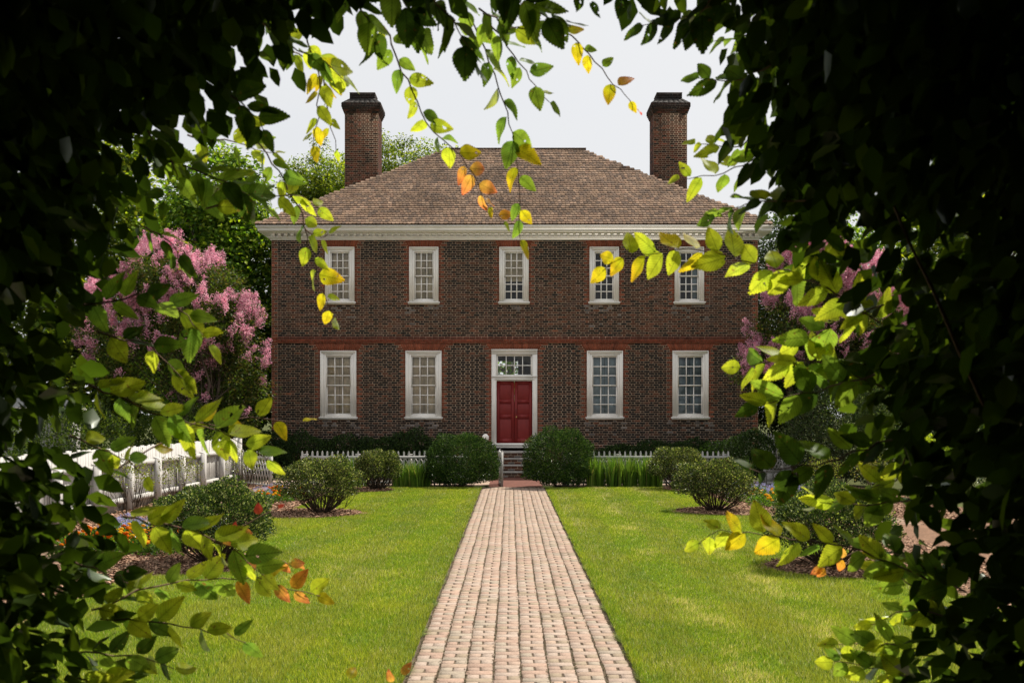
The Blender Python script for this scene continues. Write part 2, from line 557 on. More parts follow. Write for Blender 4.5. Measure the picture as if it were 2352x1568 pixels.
# chips
mb = MB()
for cx, cy, rx, ry in mulch_discs:
    n = 5200
    a = rng.uniform(0, 2 * np.pi, n); q = np.sqrt(rng.uniform(0, 1, n)) * .98
    pts = np.stack([cx + rx * q * np.cos(a), cy + ry * q * np.sin(a), rng.uniform(.07, .09, n)], 1)
    ax = rdir(n); ax[:, 2] *= .25
    leaves(mb, L2, pts, rng.uniform(.025, .07, n), ax, np.tile([0, 0, 1.], (n, 1)) + .4 * rdir(n), pick([(.26, .15, .10), (.36, .22, .15), (.13, .08, .05), (.30, .2, .13)], n))
for x0, x1, y0, y1, n in ((-7.7, -6.75, 13, 28, 16000), (-5.75, LX, 9, 25, 16000), (RX, 6.2, 9, 25, 12000), (7.3, 9.3, 18, 27, 9000)):
    pts = np.stack([rng.uniform(x0, x1, n), rng.uniform(y0, y1, n), rng.uniform(.05, .08, n)], 1)
    ax = rdir(n); ax[:, 2] *= .25
    leaves(mb, L2, pts, rng.uniform(.03, .09, n), ax, np.tile([0, 0, 1.], (n, 1)) + .4 * rdir(n), pick([(.26, .15, .10), (.36, .22, .15), (.13, .08, .05), (.30, .2, .13)], n))
tag(mb.build('mulch_chips', M['chip']), 'loose brown wood chips strewn over the beds', 'mulch', kind='stuff')


def side_path(x0, x1, y0, y1, label):
    o = sheet('side_path', [(x0, y0), (x1, y0), (x1, y1), (x0, y1)], .03, M['soil'])
    tag(o, label)
    mb = MB()
    y = y0
    row = 0
    while y < y1 - .1:
        x = x0 + (row % 2) * .1
        while x < x1 - .1:
            c = np.array(PAV[random.randrange(8)]) * np.array([1, .88, .8]) * random.uniform(.8, 1.05)
            mb.box(x + .004, min(x + .2, x1), y + .004, y + .098, .0, .052 + random.uniform(-.003, .003), c)
            x += .206
        y += .104
        row += 1
    mb.build('brickwork', M['paver'], o, kind='stuff')


side_path(-6.75, -5.75, 9, 27.6, 'narrow pinkish brick walk beside the white board fence')
side_path(6.2, 7.3, 17.5, 27.6, 'narrow pinkish brick walk leading to the lattice gate')
tag(sheet('cross_path', [(-7.3, 27.95), (7.3, 27.95), (7.3, 31.3), (-7.3, 31.3)], .03, surf('bounce_walk_brick', (.34, .25, .19), False, .9, noise=[(9, .8, 1.1)])), 'brick cross walk behind the picket fence, paled to bounce light at the house')  # brick colour lightened to throw bounce light on the house front
tag(sheet('step_apron', [(-.6, 27.05), (.9, 27.05), (.9, 31.4), (-.6, 31.4)], .034, surf('shaded_red_pavers', (.13, .05, .035), False, .85, noise=[(9, .7, 1.2)])),  # red lowered so the colour carries the shade by the boxwoods
    'red brick paving, shade worked into its colour, between the path and the door steps')

# grass blades
def lawn_blades(x0, x1, parent_label, side):
    ys, ws = [], []
    for ya, yb, dens in ((4.6, 6.8, 700), (6.8, 10, 11000), (10, 14, 6500), (14, 19, 4200), (19, FAR, 2600)):
        n = int((yb - ya) * (x1 - x0) * dens)
        ys.append(rng.uniform(ya, yb, n))
        ws.append(np.full(n, np.sqrt(9000 / dens)))
    y = np.concatenate(ys); w = np.clip(np.concatenate(ws), 1, 2.2)
    n = len(y)
    x = rng.uniform(x0, x1, n)
    keep = ~in_mulch(x, y)
    x, y, w = x[keep], y[keep], w[keep]
    n = len(x)
    # colour: broad patches, straw streaks
    pat = np.sin(x * 1.9 + np.sin(y * .7) * 2) * np.sin(y * 1.1 + x * .6) + .6 * np.sin(x * 5.3 + y * 2.1) * np.sin(y * 4.4 - x * 1.7)
    straw = np.exp(-((x - 1.75 - .03 * (y - 8)) / .22) ** 2) + .75 * np.exp(-((x - 2.75 - .03 * (y - 8)) / .2) ** 2) + .5 * np.exp(-((x - 1.2) / .12) ** 2) if side > 0 else .45 * np.exp(-((y - 12.5) / 1.2) ** 2)
    green = np.array([.20, .285, .027]); yel = np.array([.42, .43, .052]); dk = np.array([.07, .145, .018]); st = np.array([.62, .53, .30])
    stripe = np.sign(np.sin((x + .05 * np.sin(y)) * 2 * np.pi / 1.06))
    pat = pat + .8 * np.sin(x * 11.3 + 3 * np.sin(y * 2.9)) * np.sin(y * 8.7 + 2 * np.sin(x * 3.1)) * .6
    t = np.clip(.42 + .30 * pat + .16 * stripe + rng.normal(0, .22, n), 0, 1)[:, None]
    col = green * (1 - t) + yel * t
    dmask = rng.uniform(size=n) < .16
    col[dmask] = dk
    smask = rng.uniform(size=n) < (.04 + .42 * np.clip(straw, 0, 1) * np.clip(.25 + .75 * pat, 0, 1))
    col[smask] = st
    col = col * np.exp(rng.normal(0, .26, (n, 1)))
    hgt = rng.uniform(.02, .048, n) * (1 + .15 * pat)
    lean = rdir(n) * [1, 1, 0] * rng.uniform(.2, .95, (n, 1))
    lean[:, 1] += .35 * stripe
    tip = np.stack([x, y, np.full(n, .055)], 1) + np.stack([lean[:, 0] * hgt, lean[:, 1] * hgt, hgt], 1)
    side_v = unit(np.stack([rng.normal(size=n), rng.normal(size=n) * .5, np.zeros(n)], 1)) * (.0026 * w)[:, None]
    base = np.stack([x, y, np.full(n, .05)], 1)
    V = np.stack([base - side_v, base + side_v, tip], 1).reshape(-1, 3)
    mb = MB()
    mb.add(V, np.arange(3 * n).reshape(-1, 3), np.repeat(col, 3, 0))
    return tag(mb.build('grass', M['grass']), parent_label, 'grass', kind='stuff')


lawn_blades(LX, PX0 - .02, 'short green mown grass on the fence side lawn', -1)
lawn_blades(PX1 + .02, RX, 'short green mown grass with straw streaks on the gate side lawn', 1)
# longer fringe hanging over the raised lawn edges beside the path
mb = MB()
for ex, sg in ((PX0 - .045, 1), (PX1 + .045, -1)):
    n = 16000
    y = rng.uniform(5.5, FAR, n)
    x = ex + rng.normal(0, .012, n) - sg * .01
    b = np.stack([x, y, np.full(n, .048)], 1)
    tip = b + np.stack([sg * (rng.uniform(-.01, .045, n) + .05 * np.clip(np.sin(y * 7.1 + ex) * np.sin(y * 2.7), 0, 1)), rng.normal(0, .02, n), rng.uniform(-.005, .045, n)], 1)
    sv = np.stack([np.zeros(n), np.full(n, .004), np.zeros(n)], 1)
    mb.add(np.stack([b - sv, b + sv, tip], 1).reshape(-1, 3), np.arange(3 * n).reshape(-1, 3), np.repeat(pick([(.18, .25, .03), (.30, .33, .045), (.10, .17, .02)], n), 3, 0))
tag(mb.build('grass_fringe', M['grass']), 'ragged grass fringe overhanging both edges of the path', 'grass', kind='stuff')

# ------------------------------------------------------------------ the house
DF = 33.8
HX0, HX1 = -8.10, 8.41
HC = (HX0 + HX1) / 2
WALL_TOP = 7.93
DEPTH = 11.2
house = empty('brick_house', (HC, DF, 0))
tag(house, 'two-storey dark brick house with hipped shingle roof and red double door', 'house')

CH = .0765
UPX = [-5.78, -2.93, .126, 3.185, 6.07]
LOX = [-5.83, -2.94, 3.207, 6.11]
UW, UZ0, UZ1 = .985, 5.76, 7.69
LW, LZ0, LZ1 = 1.21, 1.86, 4.175
DX0, DX1, DZ0, DZ1 = -.635, .915, .92, 4.216
OPEN = [(x - UW / 2, x + UW / 2, UZ0, UZ1) for x in UPX] + [(x - LW / 2, x + LW / 2, LZ0, LZ1) for x in LOX] + [(DX0, DX1, 0.0, DZ1)]
ARCH = [(x - UW / 2 - .05, x + UW / 2 + .05, UZ1, WALL_TOP, .11) for x in UPX] + \
       [(x - LW / 2 - .06, x + LW / 2 + .06, LZ1, 58 * CH, .16) for x in LOX] + [(DX0 - .06, DX1 + .06, DZ1, 58 * CH, .13)]


def spans(z):
    cut = []
    for x0, x1, z0, z1 in OPEN:
        if z0 - .02 < z < z1:
            cut.append((x0, x1))
    for x0, x1, z0, z1, fl in ARCH:
        if z0 <= z < z1:
            t = (z - z0) / (z1 - z0) * fl
            cut.append((x0 - t, x1 + t))
    cut.sort()
    out, x = [], HX0
    for a, b in cut:
        if a > x:
            out.append((x, a))
        x = max(x, b)
    out.append((x, HX1))
    return out


BP = dict(brown=(.090, .038, .022), purp=(.076, .040, .029), dark=(.029, .016, .011), black=(.011, .009, .0085), rust=(.12, .041, .021), red=(.205, .053, .025), red2=(.165, .048, .027), grey=(.15, .13, .12))
KEYS = list(BP)


def front_brick(mb, x0, x1, y, z0, z1, col, d=.012):
    g = .0055
    a = .25 * d
    jx, jz = random.uniform(-.003, .003), random.uniform(-.0025, .0025)
    x0 += g + jx; x1 -= g - jx; z0 += g + jz; z1 -= g - jz
    i = .006
    V = [(x0, y, z0), (x1, y, z0), (x1, y, z1), (x0, y, z1), (x0 + i, y - d, z0 + i), (x1 - i, y - d, z0 + i), (x1 - i, y - d, z1 - i), (x0 + i, y - d, z1 - i)]
    mb.add(V, [(4, 5, 6, 7), (0, 1, 5, 4), (1, 2, 6, 5), (2, 3, 7, 6), (3, 0, 4, 7)], col)


bricks = []                                   # x0,x1,z0,z1,key,y
CH = .0765
course = 0
z = 0.0
BELT0, BELT1 = 58 * CH, 61 * CH
while z < WALL_TOP - .02:
    z1 = min(z + CH, WALL_TOP)
    zm = (z + z1) / 2
    y = DF - (.05 if zm < 1.0 else 0)
    if BELT0 - .01 < zm < BELT1 + .01:
        z = z1; course += 1
        continue
    band = .5 + .5 * math.sin(course * .83) * math.sin(course * .31 + 1)
    for (a, b) in spans(zm):
        off = (course % 2) * .155
        # jamb pieces in rubbed red brick at both ends of the run
        if course % 2:
            ends = [(.205, 'red')]
        else:
            ends = [(.10, 'red'), (.052, 'dark')]
        xa, xb = a, b
        if zm > 1.0 and b - a > .8:
            for w, k in ends:
                kk = random.choice(['red', 'red', 'red2', 'rust']) if k == 'red' else k
                bricks.append((xa, xa + w, z, z1, kk, y)); xa += w
                kk = random.choice(['red', 'red', 'red2', 'rust']) if k == 'red' else k
                bricks.append((xb - w, xb, z, z1, kk, y)); xb -= w
        # flemish bond between, on a common module
        n0 = math.floor((xa - HX0 - off) / .312)
        x = HX0 + off + n0 * .312
        while x < xb:
            for w in (.208, .104):
                s, e = max(x, xa), min(x + w, xb)
                if 0 < s - xa < .035:
                    s = xa
                if 0 < xb - e < .035:
                    e = xb
                if e - s > .035:
                    hdr = w < .15
                    u = random.random()
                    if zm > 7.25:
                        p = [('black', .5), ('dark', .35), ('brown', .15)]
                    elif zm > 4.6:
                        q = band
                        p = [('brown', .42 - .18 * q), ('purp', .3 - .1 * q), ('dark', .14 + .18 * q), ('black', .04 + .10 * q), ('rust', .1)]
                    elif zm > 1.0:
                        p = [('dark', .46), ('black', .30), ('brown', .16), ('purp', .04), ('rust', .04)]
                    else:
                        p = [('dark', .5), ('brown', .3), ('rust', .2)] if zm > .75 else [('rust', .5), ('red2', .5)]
                    if zm > 4.6 and zm < 7.2 and x > 4 and random.random() < .25:
                        p = [('rust', .4), ('brown', .6)]
                    key = p[-1][0]
                    acc = 0
                    for kk, pr in p:
                        acc += pr
                        if u < acc:
                            key = kk
                            break
                    # lime wash-off under the sills
                    for ox0, ox1, oz0, oz1 in OPEN[:-1]:
                        if ox0 - .12 < (s + e) / 2 < ox1 + .12 and 0 < oz0 - zm < .75 and random.random() < .55 * math.exp(-(oz0 - zm) / .28):
                            key = 'grey'
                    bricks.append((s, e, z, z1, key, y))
                x += w
    z = z1
    course += 1

wall = MB()


def wallgrid(mb):
    xs = sorted({HX0, HX1} | {v for o in OPEN for v in (o[0] + .02, o[1] - .02)})
    zs = sorted({0.0, WALL_TOP} | {v for o in OPEN for v in (max(o[2], 0) + .02, o[3] - .02)})
    for i in range(len(xs) - 1):
        for j in range(len(zs) - 1):
            cx, cz = (xs[i] + xs[i + 1]) / 2, (zs[j] + zs[j + 1]) / 2
            if any(o[0] < cx < o[1] and o[2] < cz < o[3] for o in OPEN):
                continue
            mb.add([(xs[i], DF, zs[j]), (xs[i + 1], DF, zs[j]), (xs[i + 1], DF, zs[j + 1]), (xs[i], DF, zs[j + 1])], [(0, 1, 2, 3)])
    for x0, x1, z0, z1 in OPEN:                 # reveals
        x0 += .02; x1 -= .02; z0 = max(z0, 0) + .02; z1 -= .02
        for p, q in (((x0, z0), (x0, z1)), ((x0, z1), (x1, z1)), ((x1, z1), (x1, z0)), ((x1, z0), (x0, z0))):
            mb.add([(p[0], DF, p[1]), (q[0], DF, q[1]), (q[0], DF + .35, q[1]), (p[0], DF + .35, p[1])], [(0, 1, 2, 3)])


wallgrid(wall)
wall.box(HX0, DX0, DF - .047, DF - .002, 0, 1.0)
wall.box(DX1, HX1, DF - .047, DF - .002, 0, 1.0)
front = wall.build('front_wall', M['mortar'], house)
tag(front, 'dark brick garden front with pale mortar joints')

# the bricks: 300 of the largest in clear view are parts, the rest one mesh
big = [b for b in bricks if b[1] - b[0] > .19 and 1.25 < (b[2] + b[3]) / 2 < 4.4 and b[4] in ('dark', 'black', 'brown', 'red', 'rust') and -2.3 < b[0] < 2.45]
big.sort(key=lambda b: abs((b[0] + b[1]) / 2 - .14) + abs((b[2] + b[3]) / 2 - 3) * .5)
big = [b for b in big if abs(b[3] - b[2] - CH) < .002][:300]
bigset = set(map(id, big))
bm_cache = {}
for b in big:
    key = (b[4], round((b[1] - b[0]) * 50), random.randrange(2))
    if key not in bm_cache:
        m_ = MB()
        w = b[1] - b[0]
        front_brick(m_, -w / 2, w / 2, 0, -CH / 2, CH / 2, np.array(BP[b[4]]) * (.85 + .3 * key[2]))
        bm_cache[key] = m_.data('brick', M['brick'])
    inst('brick', bm_cache[key], front, ((b[0] + b[1]) / 2, b[5], (b[2] + b[3]) / 2))
mb = MB()
for b in bricks:
    if id(b) in bigset:
        continue
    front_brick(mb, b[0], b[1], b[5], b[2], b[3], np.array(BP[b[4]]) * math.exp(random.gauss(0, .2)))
mb.build('brickwork', M['brick'], front, kind='stuff')

# belt course
mb = MB()
mb.box(HX0 + .2, HX1 - .2, DF - .035, DF - .001, BELT0 + .004, BELT1 - .004, (.33, .2, .14))
for r_, (za, zb) in enumerate(((BELT0, BELT0 + .058), (BELT0 + .058, BELT0 + .13), (BELT0 + .13, BELT1))):
    x = HX0 + .2 - (r_ % 2) * .1
    while x < HX1 - .2:
        front_brick(mb, max(x, HX0 + .2), min(x + .21, HX1 - .2), DF - .035 - .012 * (r_ == 1), za, zb, np.array((.215, .053, .027) if r_ < 2 else (.12, .042, .027)) * math.exp(random.gauss(0, .12)))
        x += .21
for (za, zb) in ((BELT0, BELT0 + .095), (BELT0 + .095, BELT1)):
    for xa, xb in ((HX0, HX0 + .2), (HX1 - .2, HX1)):
        front_brick(mb, xa, xb, DF, za, zb, BP['red'])
bc = mb.build('belt_course', M['brick'], house)
tag(bc, 'projecting red brick belt between the storeys')


# flat arches of rubbed brick
def arch(x0, x1, z0, z1, fl, two):
    mb = MB()
    mb.add([(x0, DF - .004, z0), (x1, DF - .004, z0), (x1 + fl, DF - .004, z1), (x0 - fl, DF - .004, z1)], [(0, 1, 2, 3)], (.40, .24, .16))
    w = x1 - x0
    n = max(9, int((w + fl) / .075))
    for i in range(n):
        a0, a1 = i / n, (i + 1) / n
        rows = [(0, 1)] if not two else ([(0, .55), (.55, 1)] if i % 2 else [(0, .35), (.35, 1)])
        for t0, t1 in rows:
            def pt(a, t):
                xa = x0 - fl * t; xb = x1 + fl * t
                return xa + (xb - xa) * a, z0 + (z1 - z0) * t
            e = .035 / (n) * 2
            q = [pt(a0 + e * .8, t0 + .012), pt(a1 - e * .8, t0 + .012), pt(a1 - e * .8, t1 - .012), pt(a0 + e * .8, t1 - .012)]
            c = np.array((.25, .068, .033)) * math.exp(random.gauss(0, .15))
            V = [(x, DF - .004, zz) for x, zz in q] + [(x, DF - .016, zz) for x, zz in q]
            mb.add(V, [(4, 5, 6, 7), (0, 1, 5, 4), (1, 2, 6, 5), (2, 3, 7, 6), (3, 0, 4, 7)], c)
    mb.build('flat_arch', M['brick'], house)


for k, a in enumerate(ARCH):
    arch(*a, two=(k == 10))

# other walls
mb = MB()
t = .3
mb.box(HX0, HX0 + t, DF + .001, DF + DEPTH, 0, WALL_TOP, BP['brown'])
mb.box(HX1 - t, HX1, DF + .001, DF + DEPTH, 0, WALL_TOP, BP['brown'])
yb = DF + DEPTH
gx0, gx1, gz0, gz1 = -.75, .35, 2.6, 4.45                 # hall window in the far wall
for x0, x1, z0, z1 in ((HX0 + t, gx0, 0, WALL_TOP), (gx1, HX1 - t, 0, WALL_TOP), (gx0, gx1, 0, gz0), (gx0, gx1, gz1, WALL_TOP)):
    mb.box(x0, x1, yb - t, yb, z0, z1, BP['brown'])
mb.build('side_wall', M['brick'], house)
mb = MB()                                                   # hall seen through the transom light
mb.box(-1.6, -1.5, DF + .5, yb - t, 0, 5.0)
mb.box(1.9, 2.0, DF + .5, yb - t, 0, 5.0)
mb.box(-1.6, 2.0, DF + .5, yb - t, 5.0, 5.1)
mb.build('hall', M['cream'], house)
mb = MB()                                                   # sloping underside of the staircase
V = []
for xx, zz in ((-1.45, 4.62), (1.7, 3.55), (1.7, 3.85), (-1.45, 4.95)):
    V += [(xx, DF + 1.6, zz), (xx, DF + 2.6, zz)]
mb.add(V, [(0, 2, 4, 6), (1, 7, 5, 3), (0, 1, 3, 2), (2, 3, 5, 4), (4, 5, 7, 6), (6, 7, 1, 0)])
mb.build('stair_soffit', M['cream'], house)
mb = MB()  # near-black boxes put in place of unlit rooms
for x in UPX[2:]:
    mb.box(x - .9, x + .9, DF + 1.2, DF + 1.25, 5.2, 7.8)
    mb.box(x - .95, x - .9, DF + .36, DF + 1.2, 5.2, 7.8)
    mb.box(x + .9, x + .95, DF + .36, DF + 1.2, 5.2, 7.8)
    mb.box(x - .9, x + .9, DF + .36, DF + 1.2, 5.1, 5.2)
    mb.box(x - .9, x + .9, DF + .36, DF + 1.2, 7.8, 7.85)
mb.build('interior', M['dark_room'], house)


# windows
def pane_grid(win, x0, x1, z0, z1, cols, rows, y, parent):
    pw, ph = (x1 - x0) / cols, (z1 - z0) / rows
    m_ = MB()
    m_.add([(-pw / 2, 0, -ph / 2), (pw / 2, 0, -ph / 2), (pw / 2, 0, ph / 2), (-pw / 2, 0, ph / 2)], [(0, 1, 2, 3)])
    me = m_.data('pane', M['glass'])
    for i in range(cols):
        for j in range(rows):
            inst('pane', me, parent, (x0 + pw * (i + .5), y, z0 + ph * (j + .5)), (random.gauss(0, .012), 0, random.gauss(0, .012)))


def sash(parent, x0, x1, z0, z1, cols, rows, y, st=.038, mu=.032):
    mb = MB()
    mb.ring(x0, x1, z0, z1, st, y, y + .04)
    ix0, ix1, iz0, iz1 = x0 + st, x1 - st, z0 + st, z1 - st
    pw = (ix1 - ix0) / cols
    ph = (iz1 - iz0) / rows
    for i in range(1, cols):
        mb.box(ix0 + pw * i - mu / 2, ix0 + pw * i + mu / 2, y + .004, y + .036, iz0, iz1)
    for j in range(1, rows):
        for i in range(cols):
            xa = ix0 + pw * i + (mu / 2 if i else 0)
            xb = ix0 + pw * (i + 1) - (mu / 2 if i < cols - 1 else 0)
            mb.box(xa, xb, y + .006, y + .034, iz0 + ph * j - mu / 2, iz0 + ph * j + mu / 2)
    mb.build('sash', M['white'], parent)
    pane_grid(None, ix0, ix1, iz0, iz1, cols, rows, y + .02, parent)


def frame_boards(mb, x0, x1, z0, z1, fw, sill):
    # outer architrave and inner bead, mitred look by two stepped rings (no bottom member on the outer one)
    o = fw * .55
    y0, y1 = DF - .055, DF + .03
    mb.box(x0, x0 + o, y0, y1, z0, z1 - o)
    mb.box(x1 - o, x1, y0, y1, z0, z1 - o)
    mb.box(x0, x1, y0, y1, z1 - o, z1)
    mb.box(x0 - .004, x1 + .004, y0 - .022, y0, z1 - .03, z1 + .006)
    mb.box(x0 - .004, x0 + .026, y0 - .022, y0, z0, z1 - .03)
    mb.box(x1 - .026, x1 + .004, y0 - .022, y0, z0, z1 - .03)
    mb.ring(x0 + o, x1 - o, z0, z1 - o, fw - o, DF - .03, DF + .1)


def window(cx, w, z0, z1, fw, back, gap):
    x0, x1 = cx - w / 2, cx + w / 2
    sh = .075
    mb = MB()
    frame_boards(mb, x0, x1, z0 + sh, z1, fw, sh)
    o = mb.build('window', M['white'], house, loc=(cx, DF, z0))
    mb = MB()
    mb.box(x0 - .05, x1 + .05, DF - .115, DF + .02, z0 + .028, z0 + sh)
    mb.box(x0 - .03, x1 + .03, DF - .085, DF + .02, z0, z0 + .028)
    mb.build('sill', M['white'], o)
    ix0, ix1, iz0, iz1 = x0 + fw, x1 - fw, z0 + sh + fw - fw * .55 , z1 - fw
    zm = (iz0 + iz1) / 2
    sash(o, ix0 + .002, ix1 - .002, zm - .015, iz1 - .002, 3, 3, DF + .015)
    sash(o, ix0 + .002, ix1 - .002, iz0 + .002, zm + .018, 3, 3, DF + .058)
    return o, ix0, ix1, iz0, iz1


def shutters(o, x0, x1, z0, z1, mat, split=.5, gap=.012, panels=3):
    xs = x0 + (x1 - x0) * split
    for a, b in ((x0 - .02, xs - gap / 2), (xs + gap / 2, x1 + .02)):
        mb = MB()
        y = DF + .125
        mb.box(a, b, y, y + .03, z0 - .03, z1 + .03)
        zz = np.linspace(z0, z1, panels + 1)
        for i in range(panels):
            if b - a > .18:
                mb.box(a + .06, b - .06, y - .014, y, zz[i] + .05, zz[i + 1] - .05)
        mb.build('shutter', mat, o)


for k, x in enumerate(UPX):
    o, a, b, c, d = window(x, UW, UZ0, UZ1, .165, None, 0)
    if k < 2:
        shutters(o, a, b, c, d, M['shut_tan'], (.52, .56)[k], .02 if k == 0 else .012, 2)
    elif k == 2:
        mb = MB()
        for j in range(14):
            zz = d - .07 * j
            mb.add([(a - .02, DF + .15, zz), (b + .02, DF + .15, zz), (b + .02, DF + .17, zz - .066), (a - .02, DF + .17, zz - .066)], [(0, 1, 2, 3)])
        mb.build('blind', M['shut_tan'], o)
    elif k == 4:
        mb = MB()
        mb.box(a + (b - a) * .66, b + .02, DF + .17, DF + .2, c - .02, d + .02)
        mb.build('shutter', M['shut_blue'], o)
    tag(o, ['upper window with tan shutters, at the end over the board fence', 'upper window with closed tan shutters next to the middle', 'upper window over the door with half drawn blind',
            'upper window with dark panes next to the middle', 'upper window with dark panes at the gate end'][k])
for k, x in enumerate(LOX):
    o, a, b, c, d = window(x, LW, LZ0, LZ1, .178, None, 0)
    shutters(o, a, b, c, d, M['shut_tan'] if k < 2 else M['shut_blue'], .5, .012, 3)
    tag(o, ['lower window with tan shutters nearest the board fence', 'lower window with tan shutters beside the door', 'lower window with blue grey shutters beside the door',
            'lower window with blue grey shutters at the gate end'][k])

# door
mb = MB()
fw = .165
mb.box(DX0, DX0 + fw, DF - .05, DF + .12, DZ0 + .13, DZ1 - fw)
mb.box(DX1 - fw, DX1, DF - .05, DF + .12, DZ0 + .13, DZ1 - fw)
mb.box(DX0, DX1, DF - .05, DF + .12, DZ1 - fw, DZ1)
mb.box(DX0 + .03, DX1 - .03, DF - .075, DF - .05, DZ1 - .07, DZ1 - .03)
mb.box(DX0 - .012, DX1 + .012, DF - .095, DF - .05, DZ1 - .03, DZ1 + .012)
TZ = 3.32                                                  # transom bar
mb.box(DX0 + fw, DX1 - fw, DF - .03, DF + .12, TZ - .16, TZ)
mb.box(DX0 - .004, DX1 + .004, DF - .085, DF - .052, TZ - .035, TZ + .012)
mb.box(DX0 + .09, DX1 - .09, DF - .066, DF - .052, TZ - .12, TZ - .085)
for xa, xb in ((DX0 + .035, DX0 + .06), (DX1 - .06, DX1 - .035)):
    mb.box(xa, xb, DF - .066, DF - .05, DZ0 + .13, TZ - .04)
door = mb.build('door_surround', M['white'], house, loc=((DX0 + DX1) / 2, DF, DZ0))
mb = MB()
mb.box(DX0 - .02, DX1 + .02, DF - .16, DF + .1, DZ0 + .05, DZ0 + .13)
mb.box(DX0 + .02, DX1 - .02, DF - .12, DF + .1, DZ0 - .03, DZ0 + .05)
mb.build('door_sill', M['white'], door)
sash(door, DX0 + fw + .002, DX1 - fw - .002, TZ + .002, DZ1 - fw - .002, 4, 2, DF + .03, .05, .028)
lz0, lz1 = DZ0 + .135, TZ - .165
mid = (DX0 + DX1) / 2
for s, (xa, xb) in enumerate(((DX0 + fw + .004, mid - .004), (mid + .004, DX1 - fw - .004))):
    y = DF + .06
    mb = MB()
    st, pts = .10, [(0, .355), (.40, .20), (.64, .31)]
    H = lz1 - lz0
    pz = [(lz0 + .16, lz0 + .16 + .66), (lz0 + .97, lz0 + .97 + .37), (lz0 + 1.47, lz1 - .11)]
    mb.box(xa, xa + st, y, y + .05, lz0, lz1)
    mb.box(xb - st, xb, y, y + .05, lz0, lz1)
    zz = [lz0] + [v for p in pz for v in p] + [lz1]
    for i in range(0, len(zz), 2):
        mb.box(xa + st, xb - st, y, y + .05, zz[i], zz[i + 1])
    for p0, p1 in pz:
        x0, x1 = xa + st, xb - st
        V = []
        for (i_, yy) in ((0, y + .03), (.05, y + .004)):
            V += [(x0 + i_, yy, p0 + i_), (x1 - i_, yy, p0 + i_), (x1 - i_, yy, p1 - i_), (x0 + i_, yy, p1 - i_)]
        mb.add(V, [(4, 5, 6, 7), (0, 1, 5, 4), (1, 2, 6, 5), (2, 3, 7, 6), (3, 0, 4, 7)])
    leaf_o = mb.build('door_leaf', M['door'], house, loc=((xa + xb) / 2, y, lz0))
    if s == 1:
        m_ = MB()
        a = np.linspace(0, np.pi, 7)
        prof = [(.0, -.055), (.02, -.052), (.03, -.04), (.026, -.026), (.012, -.015), (.012, 0), (.03, .0)]
        kx, kz = xa + .065, lz0 + .88
        ns = 10
        V = [(kx + r_ * math.cos(2 * math.pi * q / ns), y + dy, kz + r_ * math.sin(2 * math.pi * q / ns)) for r_, dy in prof for q in range(ns)]
        Fq = [(i * ns + q, i * ns + (q + 1) % ns, (i + 1) * ns + (q + 1) % ns, (i + 1) * ns + q) for i in range(len(prof) - 1) for q in range(ns)]
        m_.add(V, Fq)
        m_.build('knob', M['brass'], leaf_o, smooth=True)
        m_ = MB()
        m_.tube([(xa + .05, y - .002, lz0 + 1.16), (xa + .05, y - .04, lz0 + 1.14), (xa + .05, y - .04, lz0 + 1.02), (xa + .05, y - .002, lz0 + 1.0)], .009, 6)
        m_.build('handle', M['iron'], leaf_o)

# cornice
EO = .47                                                   # eave overhang
cz = WALL_TOP
mb = MB()
for (za, zb, pr) in ((cz, cz + .05, .04), (cz + .05, cz + .08, .08), (cz + .08, cz + .11, .12), (cz + .11, cz + .215, .02), (cz + .215, cz + .25, .26), (cz + .25, cz + .335, .38), (cz + .335, cz + .37, .40), (cz + .37, cz + .43, .44)):
    mb.box(HX0 - pr, HX1 + pr, DF - pr, DF + DEPTH + pr, za, zb)
cornice = mb.build('cornice', M['white'], house)
dm = MB()
dm.box(-.046, .046, -.15, 0, -.047, .047)
dme = dm.data('dentil', M['white'])
nd = 78
for i in range(nd):
    x = HX0 - .02 + (HX1 - HX0 + .04) * (i + .5) / nd
    inst('dentil', dme, cornice, (x, DF - .021, cz + .165))

# roof
EZ = cz + .435
ex0, ex1, ey0, ey1 = HX0 - EO, HX1 + EO, DF - EO, DF + DEPTH + EO
rh = (ey1 - ey0) / 2
rise = 12.5 - EZ
ry = ey0 + rh
rx0, rx1 = ex0 + rh, ex1 - rh
mb = MB()
V = [(ex0, ey0, EZ), (ex1, ey0, EZ), (ex1, ey1, EZ), (ex0, ey1, EZ), (rx0, ry, EZ + rise), (rx1, ry, EZ + rise)]
mb.add(V, [(0, 1, 5, 4), (2, 3, 4, 5)])
mb.add(V, [(1, 2, 5), (3, 0, 4)])
mb.add(V, [(0, 3, 2, 1)])
roof = mb.build('roof', M['roofbase'], house)
tag(roof, 'hipped roof of weathered brown round-ended shingles')
slope = math.hypot(rh, rise)
nrow = 38
ex = slope / nrow
ud = np.array([0, rh / slope, rise / slope])               # up the slope
nd_ = np.array([0, -rise / slope, rh / slope])             # slope normal
SHC = [(.24, .160, .108), (.20, .135, .094), (.265, .182, .128), (.165, .116, .086), (.222, .143, .10), (.14, .10, .077), (.25, .168, .117), (.185, .13, .096)]
SHC = [tuple(.88 * v for v in c) for c in SHC]


def shingle_verts(w):
    # round-butt shingle: butt at -ex, head at +.06, slab thickness .022, lying tilted on the course below
    hw = w / 2 - .004
    out = [(-hw, .09), (-hw, -ex * .80)]
    for a in np.linspace(math.pi, 2 * math.pi, 6)[1:-1]:
        out.append((hw * math.cos(a), -ex * .80 + ex * .24 * math.sin(a)))
    out += [(hw, -ex * .80), (hw, .09)]
    return out


